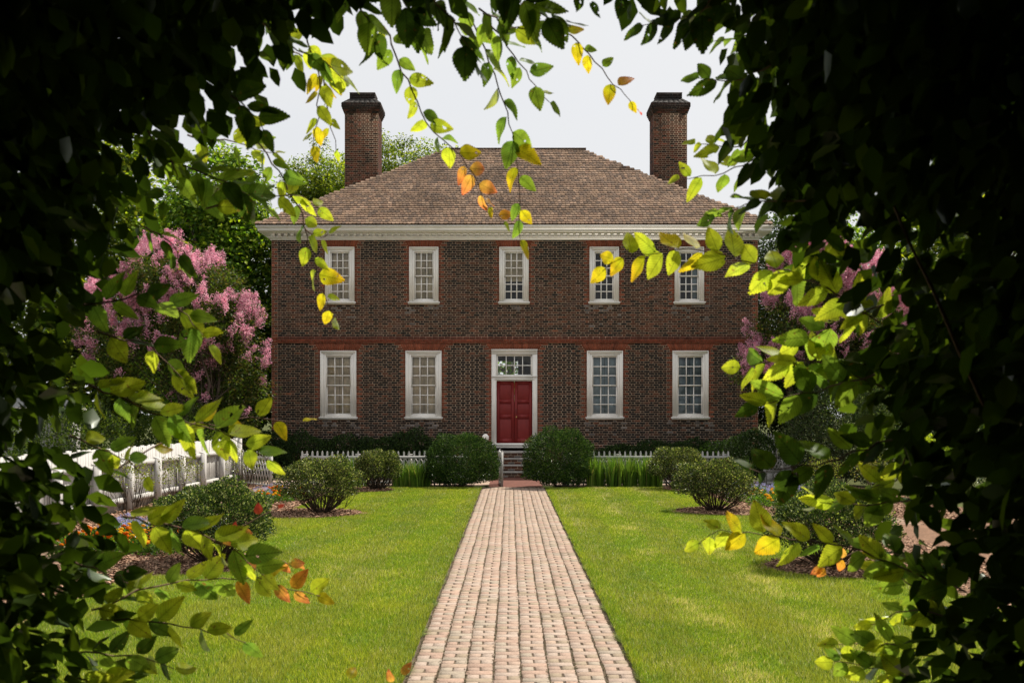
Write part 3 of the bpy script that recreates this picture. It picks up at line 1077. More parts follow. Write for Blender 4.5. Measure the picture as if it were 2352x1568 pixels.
def shingle(mb, u, row, w, col, org, side, axis, lift=0.0):
    o = shingle_verts(w)
    n = len(o)
    base = org + axis * u + side * ((row + 1) * ex)
    nn = np.cross(axis, side)
    if nn[2] < 0:
        nn = -nn
    V = []
    for k in (0, 1):
        for a, b in o:
            t = .012 + .038 * (.09 - b) / (.09 + ex)     # butt end raised
            V.append(base + axis * a + side * b + nn * ((t if k else t - .036) + lift))
    mb.add(V, [tuple(range(n, 2 * n))], col)
    mb.add(V, [(i, i + 1, n + i + 1, n + i) for i in range(n - 1)], col)


sh_items = []
for r in range(nrow):
    f = (r + .5) / nrow
    xa, xb = ex0 + rh * f, ex1 - rh * f
    x = xa - random.uniform(0, .1)
    patch = random.random()
    while x < xb:
        w = random.uniform(.105, .155)
        m_ = x + w / 2
        if xa - .03 < m_ < xb + .03:
            sh_items.append((m_, r, w))
        x += w
org = np.array([0, ey0, EZ])
axis = np.array([1., 0, 0])
shm = {}
centre = [i for i in sh_items if i[1] in (1, 2) or (i[1] == 3)]
centre = sorted(centre, key=lambda i: (i[1], abs(i[0] - HC)))[:300]
cset = set(map(id, centre))
for it in centre:
    key = (round(it[2] * 100), random.randrange(8))
    if key not in shm:
        m_ = MB()
        shingle(m_, 0, -1, it[2], np.array(SHC[key[1]]), np.zeros(3), ud, axis)
        shm[key] = m_.data('shingle', M['shingle'])
    inst('shingle', shm[key], roof, org + axis * it[0] + ud * ((it[1] + 1) * ex) + nd_ * random.uniform(0, .006))
mb = MB()
for it in sh_items:
    if id(it) in cset:
        continue
    c = np.array(SHC[random.randrange(8)]) * math.exp(random.gauss(0, .12))
    shingle(mb, it[0], it[1], it[2], c, org, ud, axis, random.uniform(0, .006))
# hip edges: the end slopes' shingles next to the hips
for sgn in (-1, 1):
    sd_ = np.array([-sgn * rh / slope, 0, rise / slope])
    og = np.array([ex1 if sgn > 0 else ex0, 0, EZ])
    ax = np.array([0, 1., 0])
    for r in range(nrow):
        ya = ey0 + rh * (r + .5) / nrow
        for q in range(8):
            c = np.array(SHC[random.randrange(8)]) * math.exp(random.gauss(0, .12))
            shingle(mb, ya + .16 + q * .12, r, .12, c, og, sd_, ax, -.034)
# ridge cap
x = rx0 - .1
while x < rx1 + .1:
    mb.box(x, x + .135, ry - .09, ry + .09, EZ + rise - .01 + random.uniform(0, .01), EZ + rise + .055, np.array(SHC[random.randrange(8)]) * .6)
    x += .14
mb.build('shingle_courses', M['shingle'], roof, kind='stuff')


# chimneys
def chimney(cx, y0, label):
    w, dp = 1.29, 1.05
    x0, x1, y1 = cx - w / 2, cx + w / 2, y0 + dp
    zb, zt = 8.6, 13.72
    mb = MB()
    mb.box(x0, x1, y0, y1, zb, zt + .3)
    o = mb.build('chimney', M['mortar'], house, loc=(cx, y0, zb))
    tag(o, label)
    mb = MB()

    def face(u0, u1, za, zb_, c, fn, soot):
        off = (c % 2) * .155
        x = u0
        first = True
        seq = [.205, .104] if c % 2 else [.10, .052, .205, .104]
        k = 0
        while x < u1 - .01:
            wv = seq[k % len(seq)] if k < len(seq) else [.205, .104][(k - len(seq)) % 2]
            e = min(x + wv, u1)
            if u1 - e < .04:
                e = u1
            key = random.choices(['rust', 'brown', 'red2', 'dark', 'purp'], [.36, .3, .12, .16, .06])[0]
            col = np.array(BP[key]) * math.exp(random.gauss(0, .2)) * 1.15
            col = col * (1 - soot) + np.array((.016, .014, .013)) * soot
            i = .005
            g = .005
            q = [(x + g, za + g), (e - g, za + g), (e - g, zb_ - g), (x + g, zb_ - g)]
            p = [(x + g + i, za + g + i), (e - g - i, za + g + i), (e - g - i, zb_ - g - i), (x + g + i, zb_ - g - i)]
            V = [fn(a, b, 0) for a, b in q] + [fn(a, b, .012) for a, b in p]
            mb.add(V, [(4, 5, 6, 7), (0, 1, 5, 4), (1, 2, 6, 5), (2, 3, 7, 6), (3, 0, 4, 7)], col)
            x = e
            k += 1
    z = zb
    c = 0
    while z < zt:
        z1 = min(z + CH, zt)
        soot = max(0, min(.55, (z - 13.2) * .6)) * random.uniform(.3, 1)
        face(x0, x1, z, z1, c, lambda a, b, d: (a, y0 - d, b), soot)
        face(y0, y1, z, z1, c, lambda a, b, d: (x1 + d, a, b), soot)
        face(y0, y1, z, z1, c, lambda a, b, d: (x0 - d, a, b), soot)
        z = z1
        c += 1
    # corbelled head, sooty weathering and neck
    steps = [(zt, .03), (zt + CH, .06), (zt + 2 * CH, .09), (zt + 3 * CH, .115), (zt + 4 * CH, .115)]
    back = MB()
    for s, (zz, pr) in enumerate(steps):
        back.box(x0 - pr, x1 + pr, y0 - pr, y1 + pr, zz + .002, zz + CH - .002, (.10, .08, .065))
        so = [.35, .5, .75, .9, .8][s]
        face(x0 - pr, x1 + pr, zz, zz + CH, s, lambda a, b, d: (a, y0 - pr - d, b), so)
        face(y0 - pr, y1 + pr, zz, zz + CH, s, lambda a, b, d: (x1 + pr + d, a, b), so)
        face(y0 - pr, y1 + pr, zz, zz + CH, s, lambda a, b, d: (x0 - pr - d, a, b), so)
    zs, zn, zt2 = zt + 5 * CH, zt + 5 * CH + .26, zt + 5 * CH + .47
    pr = .115
    s_ = 1 if cx > 0 else -1
    bx0, bx1, by0, by1 = x0 - pr, x1 + pr, y0 - pr, y1 + pr
    nx0, nx1, ny0, ny1 = (x0 + .2, x1 - .02, y0 + .2, y1 - .1)
    nx0, nx1 = x0 + .16, x1 - .16
    V = [(bx0, by0, zs), (bx1, by0, zs), (bx1, by1, zs), (bx0, by1, zs), (nx0, ny0, zn), (nx1, ny0, zn), (nx1, ny1, zn), (nx0, ny1, zn)]
    back.add(V, BOXF, (.035, .03, .028))
    for k in range(3):                                       # weathering courses
        t0, t1 = k / 3, (k + 1) / 3
        for (A, B, A2, B2) in ((0, 1, 4, 5), (1, 2, 5, 6), (3, 0, 7, 4)):
            P0, P1, P2, P3 = (np.array(V[i]) for i in (A, B, B2, A2))
            n = 7
            for q in range(n):
                u0, u1 = (q + .03) / n, (q + .97) / n
                pts = [P0 + (P3 - P0) * (t0 + .03) + ((P1 + (P2 - P1) * t0) - (P0 + (P3 - P0) * t0)) * u for u in (u0, u1)]
                pts += [P0 + (P3 - P0) * (t1 - .03) + ((P1 + (P2 - P1) * t1) - (P0 + (P3 - P0) * t1)) * u for u in (u1, u0)]
                nn = unit(np.cross(pts[1] - pts[0], pts[3] - pts[0]))
                V8 = [p for p in pts] + [p + nn * .012 for p in pts]
                mb.add(V8, [(4, 5, 6, 7), (0, 1, 5, 4), (1, 2, 6, 5), (2, 3, 7, 6), (3, 0, 4, 7)], np.array((.03, .026, .024)) * math.exp(random.gauss(0, .3)))
    back.box(nx0, nx1, ny0, ny1, zn, zt2, (.03, .026, .024))
    for k in range(2):
        za = zn + k * .105
        face(nx0 - .01, nx1 + .01, za, za + .1, k, lambda a, b, d: (a, ny0 - d, b), .92)
        face(ny0, ny1, za, za + .1, k, lambda a, b, d: (nx1 + d, a, b), .9)
        face(ny0, ny1, za, za + .1, k, lambda a, b, d: (nx0 - d, a, b), .9)
    back.box(nx0 - .015, nx1 + .015, ny0 - .015, ny1 + .015, zt2, zt2 + .03, (.1, .07, .06))
    back.build('chimney_head', M['brick'], o)
    mb.build('brickwork', M['brick'], o, kind='stuff')


chimney(-5.78, 38.7, 'tall brick chimney with sooty head rising beside the tree')
chimney(6.22, 38.7, 'tall brick chimney with sooty head standing against open sky')

# steps up to the door
st = empty('door_steps', (.14, 32.0, 0))
tag(st, 'worn brick steps with stone treads below the red door', 'steps')
mbb = MB()
nst = 4
for i in range(nst):
    zt_ = .80 - i * .2
    yf = DF - 1.15 - i * .31
    m_ = MB()
    m_.box(-.86, 1.14, yf - .03, yf + (.31 if i else 1.1), zt_ - .05, zt_)
    m_.build('tread', M['stone'], st)
    m_ = MB()
    m_.box(-.82, 1.10, yf, DF - .06, max(zt_ - .2, 0) + .001, zt_ - .05)
    m_.build('riser', M['mortar'], st)
    x = -.82 - (i % 2) * .1
    for zr in (zt_ - .2, zt_ - .125):
        x = -.82 - (.1 if zr == zt_ - .2 else 0)
        while x < 1.1:
            front_brick(mbb, max(x, -.82), min(x + .21, 1.1), yf - .001, zr, zr + .074, np.array(BP[random.choice(['brown', 'purp', 'rust', 'grey'])]) * 1.1)
            x += .212
mbb.build('brickwork', M['brick'], st, kind='stuff')


def ball_post(x, y, label):
    m_ = MB()
    prof = [(.05, .0), (.05, 1.08), (.075, 1.09), (.075, 1.12), (.035, 1.135), (.04, 1.16), (.075, 1.19), (.105, 1.25), (.11, 1.29), (.10, 1.34), (.07, 1.38), (.03, 1.405), (.001, 1.41)]
    ns = 12
    V = [(x + r * math.cos(2 * math.pi * q / ns), y + r * math.sin(2 * math.pi * q / ns), zz) for r, zz in prof for q in range(ns)]
    m_.add(V, [(i * ns + q, i * ns + (q + 1) % ns, (i + 1) * ns + (q + 1) % ns, (i + 1) * ns + q) for i in range(len(prof) - 1) for q in range(ns)])
    tag(m_.build('newel_post', M['white'], None, loc=(x, y, 0), smooth=True), label, 'post')


ball_post(-.78, 31.3, 'white post with ball finial showing above the bush by the door steps')
ball_post(1.06, 31.6, 'white ball post mostly hidden behind the bush at the door')

# ------------------------------------------------------------------ fences and gates
def picket_mesh(w, h, t, gothic=False):
    m_ = MB()
    hw = w / 2
    o = [(-hw, 0), (hw, 0), (hw, h - w * 1.2), (hw * .7, h - w * .45), (0, h), (-hw * .7, h - w * .45), (-hw, h - w * 1.2)]
    if gothic:
        o = [(-hw, 0), (hw, 0), (hw, h - .2), (hw * .45, h - .17), (hw * .9, h - .12), (0, h), (-hw * .9, h - .12), (-hw * .45, h - .17), (-hw, h - .2)]
    n = len(o)
    V = [(x, -t / 2, z) for x, z in o] + [(x, t / 2, z) for x, z in o]
    m_.add(V, [tuple(range(n))])
    m_.add(V, [tuple(range(2 * n - 1, n - 1, -1))])
    m_.add(V, [(i, n + i, n + (i + 1) % n, (i + 1) % n) for i in range(n)])
    return m_.data('picket', M['fence'])


def lattice(mb, x0, x1, z0, z1, sp, y, run=.42):
    """crossing slats clipped to the panel"""
    for s, yo in ((1, 0), (-1, .016)):
        x = x0 - run
        while x < x1 + run:
            # line from (x, z1) to (x+s*run, z0), clipped in x
            pts = []
            for t in np.linspace(0, 1, 21):
                xx = x + s * run * t
                if x0 <= xx <= x1:
                    pts.append((xx, z1 + (z0 - z1) * t))
            if len(pts) > 1:
                (xa, za), (xb, zb) = pts[0], pts[-1]
                w = .017
                V = [(xa - w, y + yo, za), (xa + w, y + yo, za), (xb + w, y + yo, zb), (xb - w, y + yo, zb)]
                V += [(a, b + .014, c) for a, b, c in V]
                mb.add(V, [(0, 1, 2, 3), (7, 6, 5, 4), (0, 4, 5, 1), (1, 5, 6, 2), (2, 6, 7, 3), (3, 7, 4, 0)])
            x += sp


PM = picket_mesh(.047, .98, .02)
FY = 27.5


def picket_fence(x0, x1, label):
    f = empty('picket_fence', ((x0 + x1) / 2, FY, 0))
    tag(f, label, 'fence', 'low picket fences before the house')
    n = round((x1 - x0) / .142)
    for i in range(n + 1):
        inst('picket', PM, f, (x0 + (x1 - x0) * i / n, FY, .02 + random.uniform(-.006, .006)), (0, random.gauss(0, .008), 0))
    for z0, z1 in ((.79, .865), (.10, .17)):
        m_ = MB(); m_.box(x0 - .03, x1 + .03, FY - .05, FY - .0105, z0, z1); m_.build('rail', M['fence'], f)
    m_ = MB(); lattice(m_, x0, x1, .17, .79, .142, FY + .012); m_.build('lattice', M['fence'], f)
    for x in np.linspace(x0 + .08, x1 - .08, 4):
        m_ = MB(); m_.box(x - .05, x + .05, FY + .045, FY + .145, 0, .885); m_.box(x - .065, x + .065, FY + .03, FY + .16, .885, .91); m_.build('post', M['fence'], f)


picket_fence(-5.75, -1.25, 'low white lattice picket fence on the ball-topped post side of the steps')
picket_fence(1.45, 6.03, 'low white lattice picket fence behind the tall strap-leaved plants')


def lattice_gate(p0, p1, label, panel=False):
    p0, p1 = np.array(p0), np.array(p1)
    w = np.linalg.norm(p1 - p0)
    ang = math.atan2(p1[1] - p0[1], p1[0] - p0[0])
    g = empty('lattice_gate', (p0[0], p0[1], 0))
    g.rotation_euler = (0, 0, ang)
    tag(g, label, 'gate', 'open lattice garden gates')

    def add(m_, nm):
        o = bpy.data.objects.new(nm, m_.data(nm, M['fence']))
        scn.collection.objects.link(o); o.parent = g; WL[o] = np.zeros(3)
    for x in (0, w - .07):
        m_ = MB(); m_.box(x, x + .07, -.035, .035, .03, .95 if x == 0 else .98); m_.box(x + .015, x + .055, -.02, .02, .98, 1.02); add(m_, 'stile')
    z0 = .45 if panel else .12
    for za, zb in ((.78, .86), (z0 - .07, z0)) + (((.05, .12),) if panel else ()):
        m_ = MB(); m_.box(.071, w - .071, -.022, .022, za, zb); add(m_, 'rail')
    n = max(4, round(w / .15))
    for i in range(1, n):
        m_ = MB()
        x = w * i / n
        V = [(x - .022, -.03, .84), (x + .022, -.03, .84), (x + .022, -.03, .95), (x, -.03, 1.0), (x - .022, -.03, .95)]
        V2 = V + [(a, -.0225, c) for a, b, c in V]
        m_.add(V2, [tuple(range(5)), (9, 8, 7, 6, 5)]); m_.add(V2, [(i_, 5 + i_, 5 + (i_ + 1) % 5, (i_ + 1) % 5) for i_ in range(5)])
        add(m_, 'picket')
    m_ = MB(); lattice(m_, .072, w - .072, z0, .78, .15, -.012, .3); add(m_, 'lattice')
    if panel:
        for k in range(2):
            xa, xb = .075 + (w - .15) * k / 2, .075 + (w - .15) * (k + 1) / 2
            m_ = MB(); m_.box(xa + .01, xb - .01, -.012, .012, .121, z0 - .071)
            cx, cz_, rx_, rz_ = (xa + xb) / 2, (.12 + z0 - .07) / 2, (xb - xa) * .3, .085
            V = [(cx - rx_, -.0125, cz_), (cx, -.0125, cz_ - rz_), (cx + rx_, -.0125, cz_), (cx, -.0125, cz_ + rz_), (cx, -.035, cz_)]
            m_.add(V, [(0, 1, 4), (1, 2, 4), (2, 3, 4), (3, 0, 4)])
            add(m_, 'panel')


lattice_gate((-7.55, 28.0), (-6.42, 26.8), 'white lattice gate standing open at the end of the board fence')
lattice_gate((-.30, 28.35), (-.225, 27.2), 'white gate swung open edge-on beside the rounded bush and path')
lattice_gate((7.12, 27.9), (7.78, 28.35), 'weathered white gate with two diamond panels', panel=True)

# board fence with heavy posts
bf = empty('board_fence', (-7.8, 20, 0))
tag(bf, 'tall white close-boarded fence with heavy square posts', 'fence')
BX = -7.8
bm = MB(); bm.box(-.011, .011, -.054, .054, 0, 1.27); bme = bm.data('board', M['fence'])
y = 11.5
while y < 28.45:
    inst('board', bme, bf, (BX + random.uniform(-.004, .004), y, .05 + random.uniform(-.015, .015)), (0, random.gauss(0, .004), random.gauss(0, .03)), (1, 1, 1 + random.uniform(-.008, .012)))
    y += .1135
py = [12.05 + 1.6 * k for k in range(11)]
for yy in py:
    m_ = MB(); m_.box(BX + .061, BX + .20, yy - .065, yy + .065, 0, 1.03)
    V = [(BX + .061, yy - .065, 1.03), (BX + .20, yy - .065, 1.03), (BX + .20, yy + .065, 1.03), (BX + .061, yy + .065, 1.03), (BX + .061, yy - .065, 1.075), (BX + .061, yy + .065, 1.075)]
    m_.add(V, [(0, 1, 4)]); m_.add(V, [(1, 2, 5, 4)]); m_.add(V, [(2, 3, 5)])
    m_.build('post', M['fence'], bf)
for a, b in zip(py[:-1], py[1:]):
    for z0, z1 in ((.93, 1.03), (.22, .33)):
        m_ = MB(); m_.box(BX + .016, BX + .10, a + .066, b - .066, z0, z1); m_.build('rail', M['fence'], bf)
m_ = MB(); m_.box(BX - .08, BX + .08, 28.5, 28.66, 0, 1.36); m_.box(BX - .1, BX + .1, 28.48, 28.68, 1.36, 1.4); m_.build('end_post', M['fence'], bf)

# far picket fence beside the house
ff = empty('picket_fence', (9.2, 36.2, 0))
tag(ff, 'small white picket fence with shaped tops beyond the house corner', 'fence')
GM = picket_mesh(.062, .95, .022, True)
for i in range(22):
    inst('picket', GM, ff, (8.47 + i * .101, 36.2, .42))
m_ = MB(); m_.box(8.43, 10.75, 36.165, 36.188, 1.10, 1.17); m_.build('rail', M['fence'], ff)
m_ = MB(); m_.box(8.43, 10.75, 36.165, 36.188, .5, .57); m_.build('rail', M['fence'], ff)
m_ = MB(); m_.box(8.43, 10.75, 36.23, 36.5, 0.0, .42); m_.build('plinth', M['stone'], ff)

# small outbuilding glimpsed beyond the board fence
ob = empty('outbuilding', (-17.9, 36, 0))
tag(ob, 'small outbuilding with dark shingle roof beyond the board fence', 'outbuilding')
m_ = MB(); m_.box(-19.5, -16.4, 35, 38, 0, 2.15); m_.build('wall', M['fence'], ob)
m_ = MB(); m_.box(-19.6, -16.2, 34.85, 38.1, 2.15, 2.27); m_.build('eave', M['white'], ob)
m_ = MB(); m_.add([(-19.6, 34.8, 2.27), (-16.2, 34.8, 2.27), (-16.2, 38.2, 2.27), (-19.6, 38.2, 2.27), (-17.9, 36.5, 3.2)], [(0, 1, 4), (1, 2, 4), (2, 3, 4), (3, 0, 4)]); m_.build('roof', surf('slate', (.05, .055, .06), False, .7, noise=[(8, .7, 1.2)]), ob)

# ------------------------------------------------------------------ shrubs
GREY_GREEN = [(.05, .078, .016), (.11, .14, .03), (.022, .034, .010), (.32, .32, .12), (.05, .04, .025), (.032, .05, .012)]  # the pale entry paints leaf glints among the greens
BOX = [(.020, .046, .010), (.036, .072, .013), (.011, .026, .007), (.085, .13, .025)]


def lump(d, s):
    return (np.sin(d[:, 0] * 5 + s) * np.sin(d[:, 1] * 4.3 + s * 1.7) + np.sin(d[:, 2] * 6.1 + s * 2.3) * np.sin(d[:, 0] * 7.3 + 2.1 * s) * .7
            + .5 * np.sin(d[:, 0] * 13 + s) * np.sin(d[:, 2] * 12 + s) * np.sin(d[:, 1] * 11))


def shrub(x, y, hw, h, label, name='clipped_shrub', pal=GREY_GREEN, n=15000, size=(.018, .038), mat='gloss', group=None, vase=.6, stems=40, solid=False, zc=.56, dy=1.0, cat='shrub', amp=.09, seed=None, cf=1.0):
    s = (x * 3.1 + y * 1.7) if seed is None else seed
    o = empty(name, (x, y, .06))
    tag(o, label, cat, group)
    d = rdir(n)
    if not solid:
        d[:, 2] = np.where(d[:, 2] < -.35, -d[:, 2], d[:, 2])
    lp = lump(d, s)
    rad = (1 + amp * lp)
    q = 1 - np.abs(rng.normal(0, .12, n)) + .03 * np.abs(rng.normal(0, 1, n)) if solid else 1 - np.abs(rng.normal(0, .16, n))
    inner = rng.uniform(size=n) < .18
    q = np.where(inner, rng.uniform(.35, .9, n), q)
    zz = h * zc + d[:, 2] * rad * q * h * (1 - zc) * (np.where(d[:, 2] > 0, 1, zc / (1 - zc) * .9))
    tap = np.clip(vase + (1 - vase) * (zz / (h * zc)), .25, 1)
    if solid:                                             # full, almost straight sides down to the ground
        hz_ = np.hypot(d[:, 0], d[:, 1]) + 1e-6
        low = d[:, 2] < 0
        tap = np.where(low, tap * np.minimum(1.0 / hz_, 1.25) * (.82 + .18 * hz_), tap)
    p = np.stack([x + d[:, 0] * rad * q * hw * tap, y + d[:, 1] * rad * q * hw * tap * dy, .06 + np.maximum(zz, .05)], 1)
    # thin out: keep shoots clustered, leave gaps low down
    cl = np.sin(p[:, 0] * 19 * cf + s) * np.sin(p[:, 1] * 17 * cf + s) * np.sin(p[:, 2] * 21 * cf + s * 2)
    keep = (cl > -.25) | (rng.uniform(size=n) < .25)
    if not solid:
        keep &= (p[:, 2] > .06 + h * .12) | (rng.uniform(size=n) < .3 + 2.0 * p[:, 2] / h)
    p, d, cl = p[keep], d[keep], cl[keep]
    m = len(p)
    col = pick(pal, m, jit=.22) * (1 + .3 * cl[:, None])
    ax = unit(d * [1, 1, .6] + [0, 0, .5] + .9 * rdir(m))
    nr = unit(d + [0, 0, .6] + .8 * rdir(m))
    mb = MB()
    leaves(mb, L2, p, rng.uniform(*size, m), ax, nr, col)
    if solid:                                             # inner darkness: old wood
        pass
    mb.build('foliage', M[mat], o, kind='stuff')
    mb = MB()
    for k in range(stems):
        a = rng.uniform(0, 2 * np.pi); r0 = rng.uniform(0, .10); t = rng.uniform(.4, .98)
        e = np.array([x + math.cos(a) * hw * t * .9, y + math.sin(a) * hw * t * .9 * dy, .06 + h * rng.uniform(.55, .85) * (1.12 - t * .45)])
        b = np.array([x + math.cos(a) * r0, y + math.sin(a) * r0, .03])
        mid_ = b * .45 + e * .55 + np.array([0, 0, -h * .10 * t]) + rng.normal(0, .03, 3)
        mb.tube([b, b * .7 + mid_ * .3 + rng.normal(0, .01, 3), mid_, mid_ * .4 + e * .6 + rng.normal(0, .02, 3), e], [.010, .009, .006, .0045, .0025], 5, (.5, .45, .4))
        for q_ in range(3):
            e2 = mid_ + (e - mid_) * rng.uniform(.1, .8) + rng.normal(0, .13 * hw, 3) + [0, 0, .08 * h]
            mb.tube([mid_, (mid_ + e2) / 2 + rng.normal(0, .015, 3), e2], [.006, .004, .002], 4, (.55, .5, .45))
    mb.build('stems', M['bark'], o)
    return o


LBL = ['small clipped shrub in front of the picket fence, gate post side', 'leggy clipped shrub with bare twigs beside marigolds', 'dense clipped shrub on mulch nearest the large marigold bed',
       'clipped shrub hiding the fence beside strap-leaved plants', 'rounded clipped shrub on mulch before the diamond-panel gate', 'wide clipped shrub on its own mulch patch behind hanging leaves']
for (sx, sy, hw, hh), lb in zip(SHRUBS, LBL):
    big_ = sy < 15
    shrub(sx, sy, hw, hh, lb, amp=.15, zc=.46, vase=.86, group='clipped shrubs along the lawn edges', n=30000 if big_ else 17000, size=(.022, .042) if big_ else (.028, .052), stems=70,
          pal=GREY_GREEN if sy > 15 else [(.03, .06, .013), (.065, .10, .022), (.016, .03, .009), (.26, .28, .10), (.03, .045, .014)])  # pale entry again a glint put into the leaf colour

shrub(-1.34, 27.0, .97, 1.42, 'large dark rounded boxwood between picket fence and gate post', 'boxwood_bush', BOX, 34000, (.03, .06), mat='box', vase=.92, stems=14, solid=True, zc=.42, group='boxwoods flanking the path', cat='bush', amp=.09, cf=.55)
shrub(1.32, 26.9, .92, 1.56, 'large dark rounded boxwood beside the strap-leaved plants', 'boxwood_bush', BOX, 34000, (.03, .06), mat='box', vase=.92, stems=14, solid=True, zc=.42, group='boxwoods flanking the path', cat='bush', amp=.11, cf=.55)
HEDGE = [(.022, .042, .012), (.035, .062, .015), (.015, .028, .009)]
k = 0
for x, hw, hh in ((-7.9, .9, 1.45), (-6.7, 1.0, 1.32), (-5.4, 1.0, 1.25), (-4.2, .9, 1.2), (-3.2, .8, 1.42), (-2.5, .5, 1.0), (3.5, .8, .95), (4.6, .9, 1.08), (5.8, .9, 1.1), (7.0, 1.0, 1.1)):
    lb = ['dark evergreen foundation shrub at the house corner by the trees', 'dark foundation shrub below the tan window end', 'dark foundation shrub under the first lower window sill', 'dark foundation shrub below the wall between tan windows',
          'taller dark foundation shrub under the second tan window', 'little foundation shrub beside bare red brick base', 'low foundation shrub under the first blue grey window', 'dark foundation shrub right of bare brick base',
          'dark foundation shrub below the last blue grey window', 'dark foundation shrub at the gate end of the wall'][k]
    shrub(x, 32.2 + rng.uniform(-.2, .2), hw, hh, lb, 'foundation_shrub', HEDGE, 9000, (.05, .09), vase=.95, stems=6, solid=True, zc=.5, group='foundation shrubs along the brick wall', cat='shrub', amp=.14)
    k += 1
shrub(7.15, 29.6, .75, 1.45, 'dark glossy shrub between picket fence end and gate', 'evergreen_shrub', HEDGE, 12000, (.04, .08), vase=.95, stems=8, solid=True, zc=.5)
shrub(9.2, 27.6, 1.55, 2.95, 'tall dark camellia standing behind the diamond-panel gate', 'camellia_bush', [(.035, .06, .018), (.06, .085, .03), (.02, .034, .012), (.10, .12, .05)], 30000, (.05, .085), vase=.95, stems=20, solid=True, zc=.5, cat='bush', amp=.13)
shrub(11.6, 26.0, 1.3, 2.3, 'dark evergreen bush beyond the camellia', 'evergreen_shrub', HEDGE, 12000, (.05, .09), vase=.95, stems=10, solid=True, zc=.5, amp=.13)
for k, (x, y, hw, hh, lb) in enumerate(((-9.6, 28.6, 1.3, 2.1, 'dark leafy shrub looking over the far end of the board fence'), (-11.4, 26.5, 1.4, 2.15, 'dark leafy shrub behind the middle of the board fence'), (-13.2, 24.0, 1.5, 2.2, 'dark leafy shrub behind the near end of the board fence'), (-8.9, 31.4, .9, 2.0, 'olive shrub at the house corner behind the open gate'))):
    shrub(x, y, hw, hh, lb, 'garden_shrub', [(.04, .065, .016), (.075, .10, .024), (.02, .035, .01)], 13000, (.05, .09), mat='leaf', vase=.95, stems=10, solid=True, zc=.5, group='shrubs behind the board fence', amp=.14)
shrub(9.75, 23.0, .62, 1.45, 'bright yellow-green leafy shrub beyond the gate-side bed', 'golden_shrub', [(.30, .33, .03), (.22, .28, .03), (.14, .19, .025)], 2600, (.05, .085), mat='leaf', vase=.8, stems=14, zc=.6)
# loose thin shrubs with bare stems
for (x, y, hh, lb) in ((-6.95, 18.2, 1.15, 'thin twiggy shrub with small leaves near the closest fence post'), (-6.8, 20.5, 1.05, 'tall spindly sapling against the white boards'), (-6.9, 25.9, 1.0, 'thin dry shrub by the open gate at the fence end'),
                       (7.75, 24.6, .85, 'thin rose-like shrub on mulch near the diamond-panel gate'), (8.5, 23.4, .95, 'small leafy shrub on mulch beside the golden shrub')):
    shrub(x, y, .48, hh, lb, 'thin_shrub', [(.09, .12, .03), (.17, .2, .05), (.05, .06, .02), (.12, .09, .05)], 1100, (.025, .05), mat='leaf', vase=.3, stems=13, zc=.62, amp=.3, group='thin shrubs in the mulch beds')


# strap-leaved plants before the picket fence
def strap(x, y, h, label):
    n = 110
    mb = MB()
    a = rng.uniform(0, 2 * np.pi, n)
    b = np.stack([x + .16 * np.cos(a) * rng.uniform(0, 1, n), y + .12 * np.sin(a), np.full(n, .04)], 1)
    d = np.stack([np.cos(a), np.sin(a), np.zeros(n)], 1)
    hh = h * rng.uniform(.6, 1.08, n)
    sp = rng.uniform(.05, .32, n) * h
    sv = unit(np.stack([-np.sin(a), np.cos(a), np.zeros(n)], 1) + .6 * rdir(n)) * .012
    m1 = b + d * (sp * .3)[:, None] + np.stack([0 * hh, 0 * hh, hh * .6], 1)
    t = b + d * sp[:, None] + np.stack([0 * hh, 0 * hh, hh], 1)
    V = np.stack([b - sv, b + sv, m1 + sv * .9, m1 - sv * .9, t], 1).reshape(-1, 3)
    i = np.arange(n)[:, None] * 5
    col = np.repeat(pick([(.10, .20, .025), (.18, .29, .04), (.06, .12, .02), (.32, .3, .09)], n, [.4, .35, .19, .06]), 5, 0)
    mb.add(V, i + np.array([[0, 1, 2, 3]]), col)
    mb.add(V, i + np.array([[3, 2, 4]]), col)
    tag(mb.build('strap_leaf_plant', M['grass'], None, loc=(x, y, .04)), label, 'plant', 'strap-leaved plants before the picket fence')


ORD = 'first second third fourth fifth sixth seventh eighth ninth tenth eleventh twelfth'.split()
for k, x in enumerate(np.linspace(2.15, 4.05, 12)):
    strap(x + rng.normal(0, .03), 27.0 + rng.normal(0, .1), .86, ORD[k] + ' tall strap-leaved plant from the boxwood towards the clipped shrub')
for k, x in enumerate((-2.28, -2.45, -2.65, -2.85, -3.05)):
    strap(x, 26.95 + rng.normal(0, .1), .72, ORD[k] + ' strap-leaved plant from the boxwood at the gate post')
for x in (-4.9, -4.6, -4.3, -4.0):
    strap(x, 27.2, .82, 'strap-leaved plant poking through the lattice behind shrubs')
for x in (5.0, 5.3, 5.6, 6.0, 6.25, 6.45):
    strap(x, 27.2 + rng.normal(0, .1), .78, 'strap-leaved plant at the gate end of the picket fence')

# ------------------------------------------------------------------ flowers
def bloom_mesh(name, col, r):
    m_ = MB()
    n = 8
    V = [(0, 0, r * .75)]
    for rr, zz in ((.55, .68), (1.0, .25), (.8, -.1)):
        for q in range(n):
            a = 2 * math.pi * (q + .5 * (rr == 1.0)) / n
            k_ = 1 + .12 * (-1) ** q
            V.append((r * rr * k_ * math.cos(a), r * rr * k_ * math.sin(a), r * zz))
    Fq = [(1 + i * n + q, 1 + i * n + (q + 1) % n, 1 + (i + 1) * n + (q + 1) % n, 1 + (i + 1) * n + q) for i in range(2) for q in range(n)]
    m_.add(V, [(0, 1 + q, 1 + (q + 1) % n) for q in range(n)], col)
    m_.add(V, [(b, a, d, c) for a, b, c, d in Fq], col)
    return m_.data(name, M['petal'])


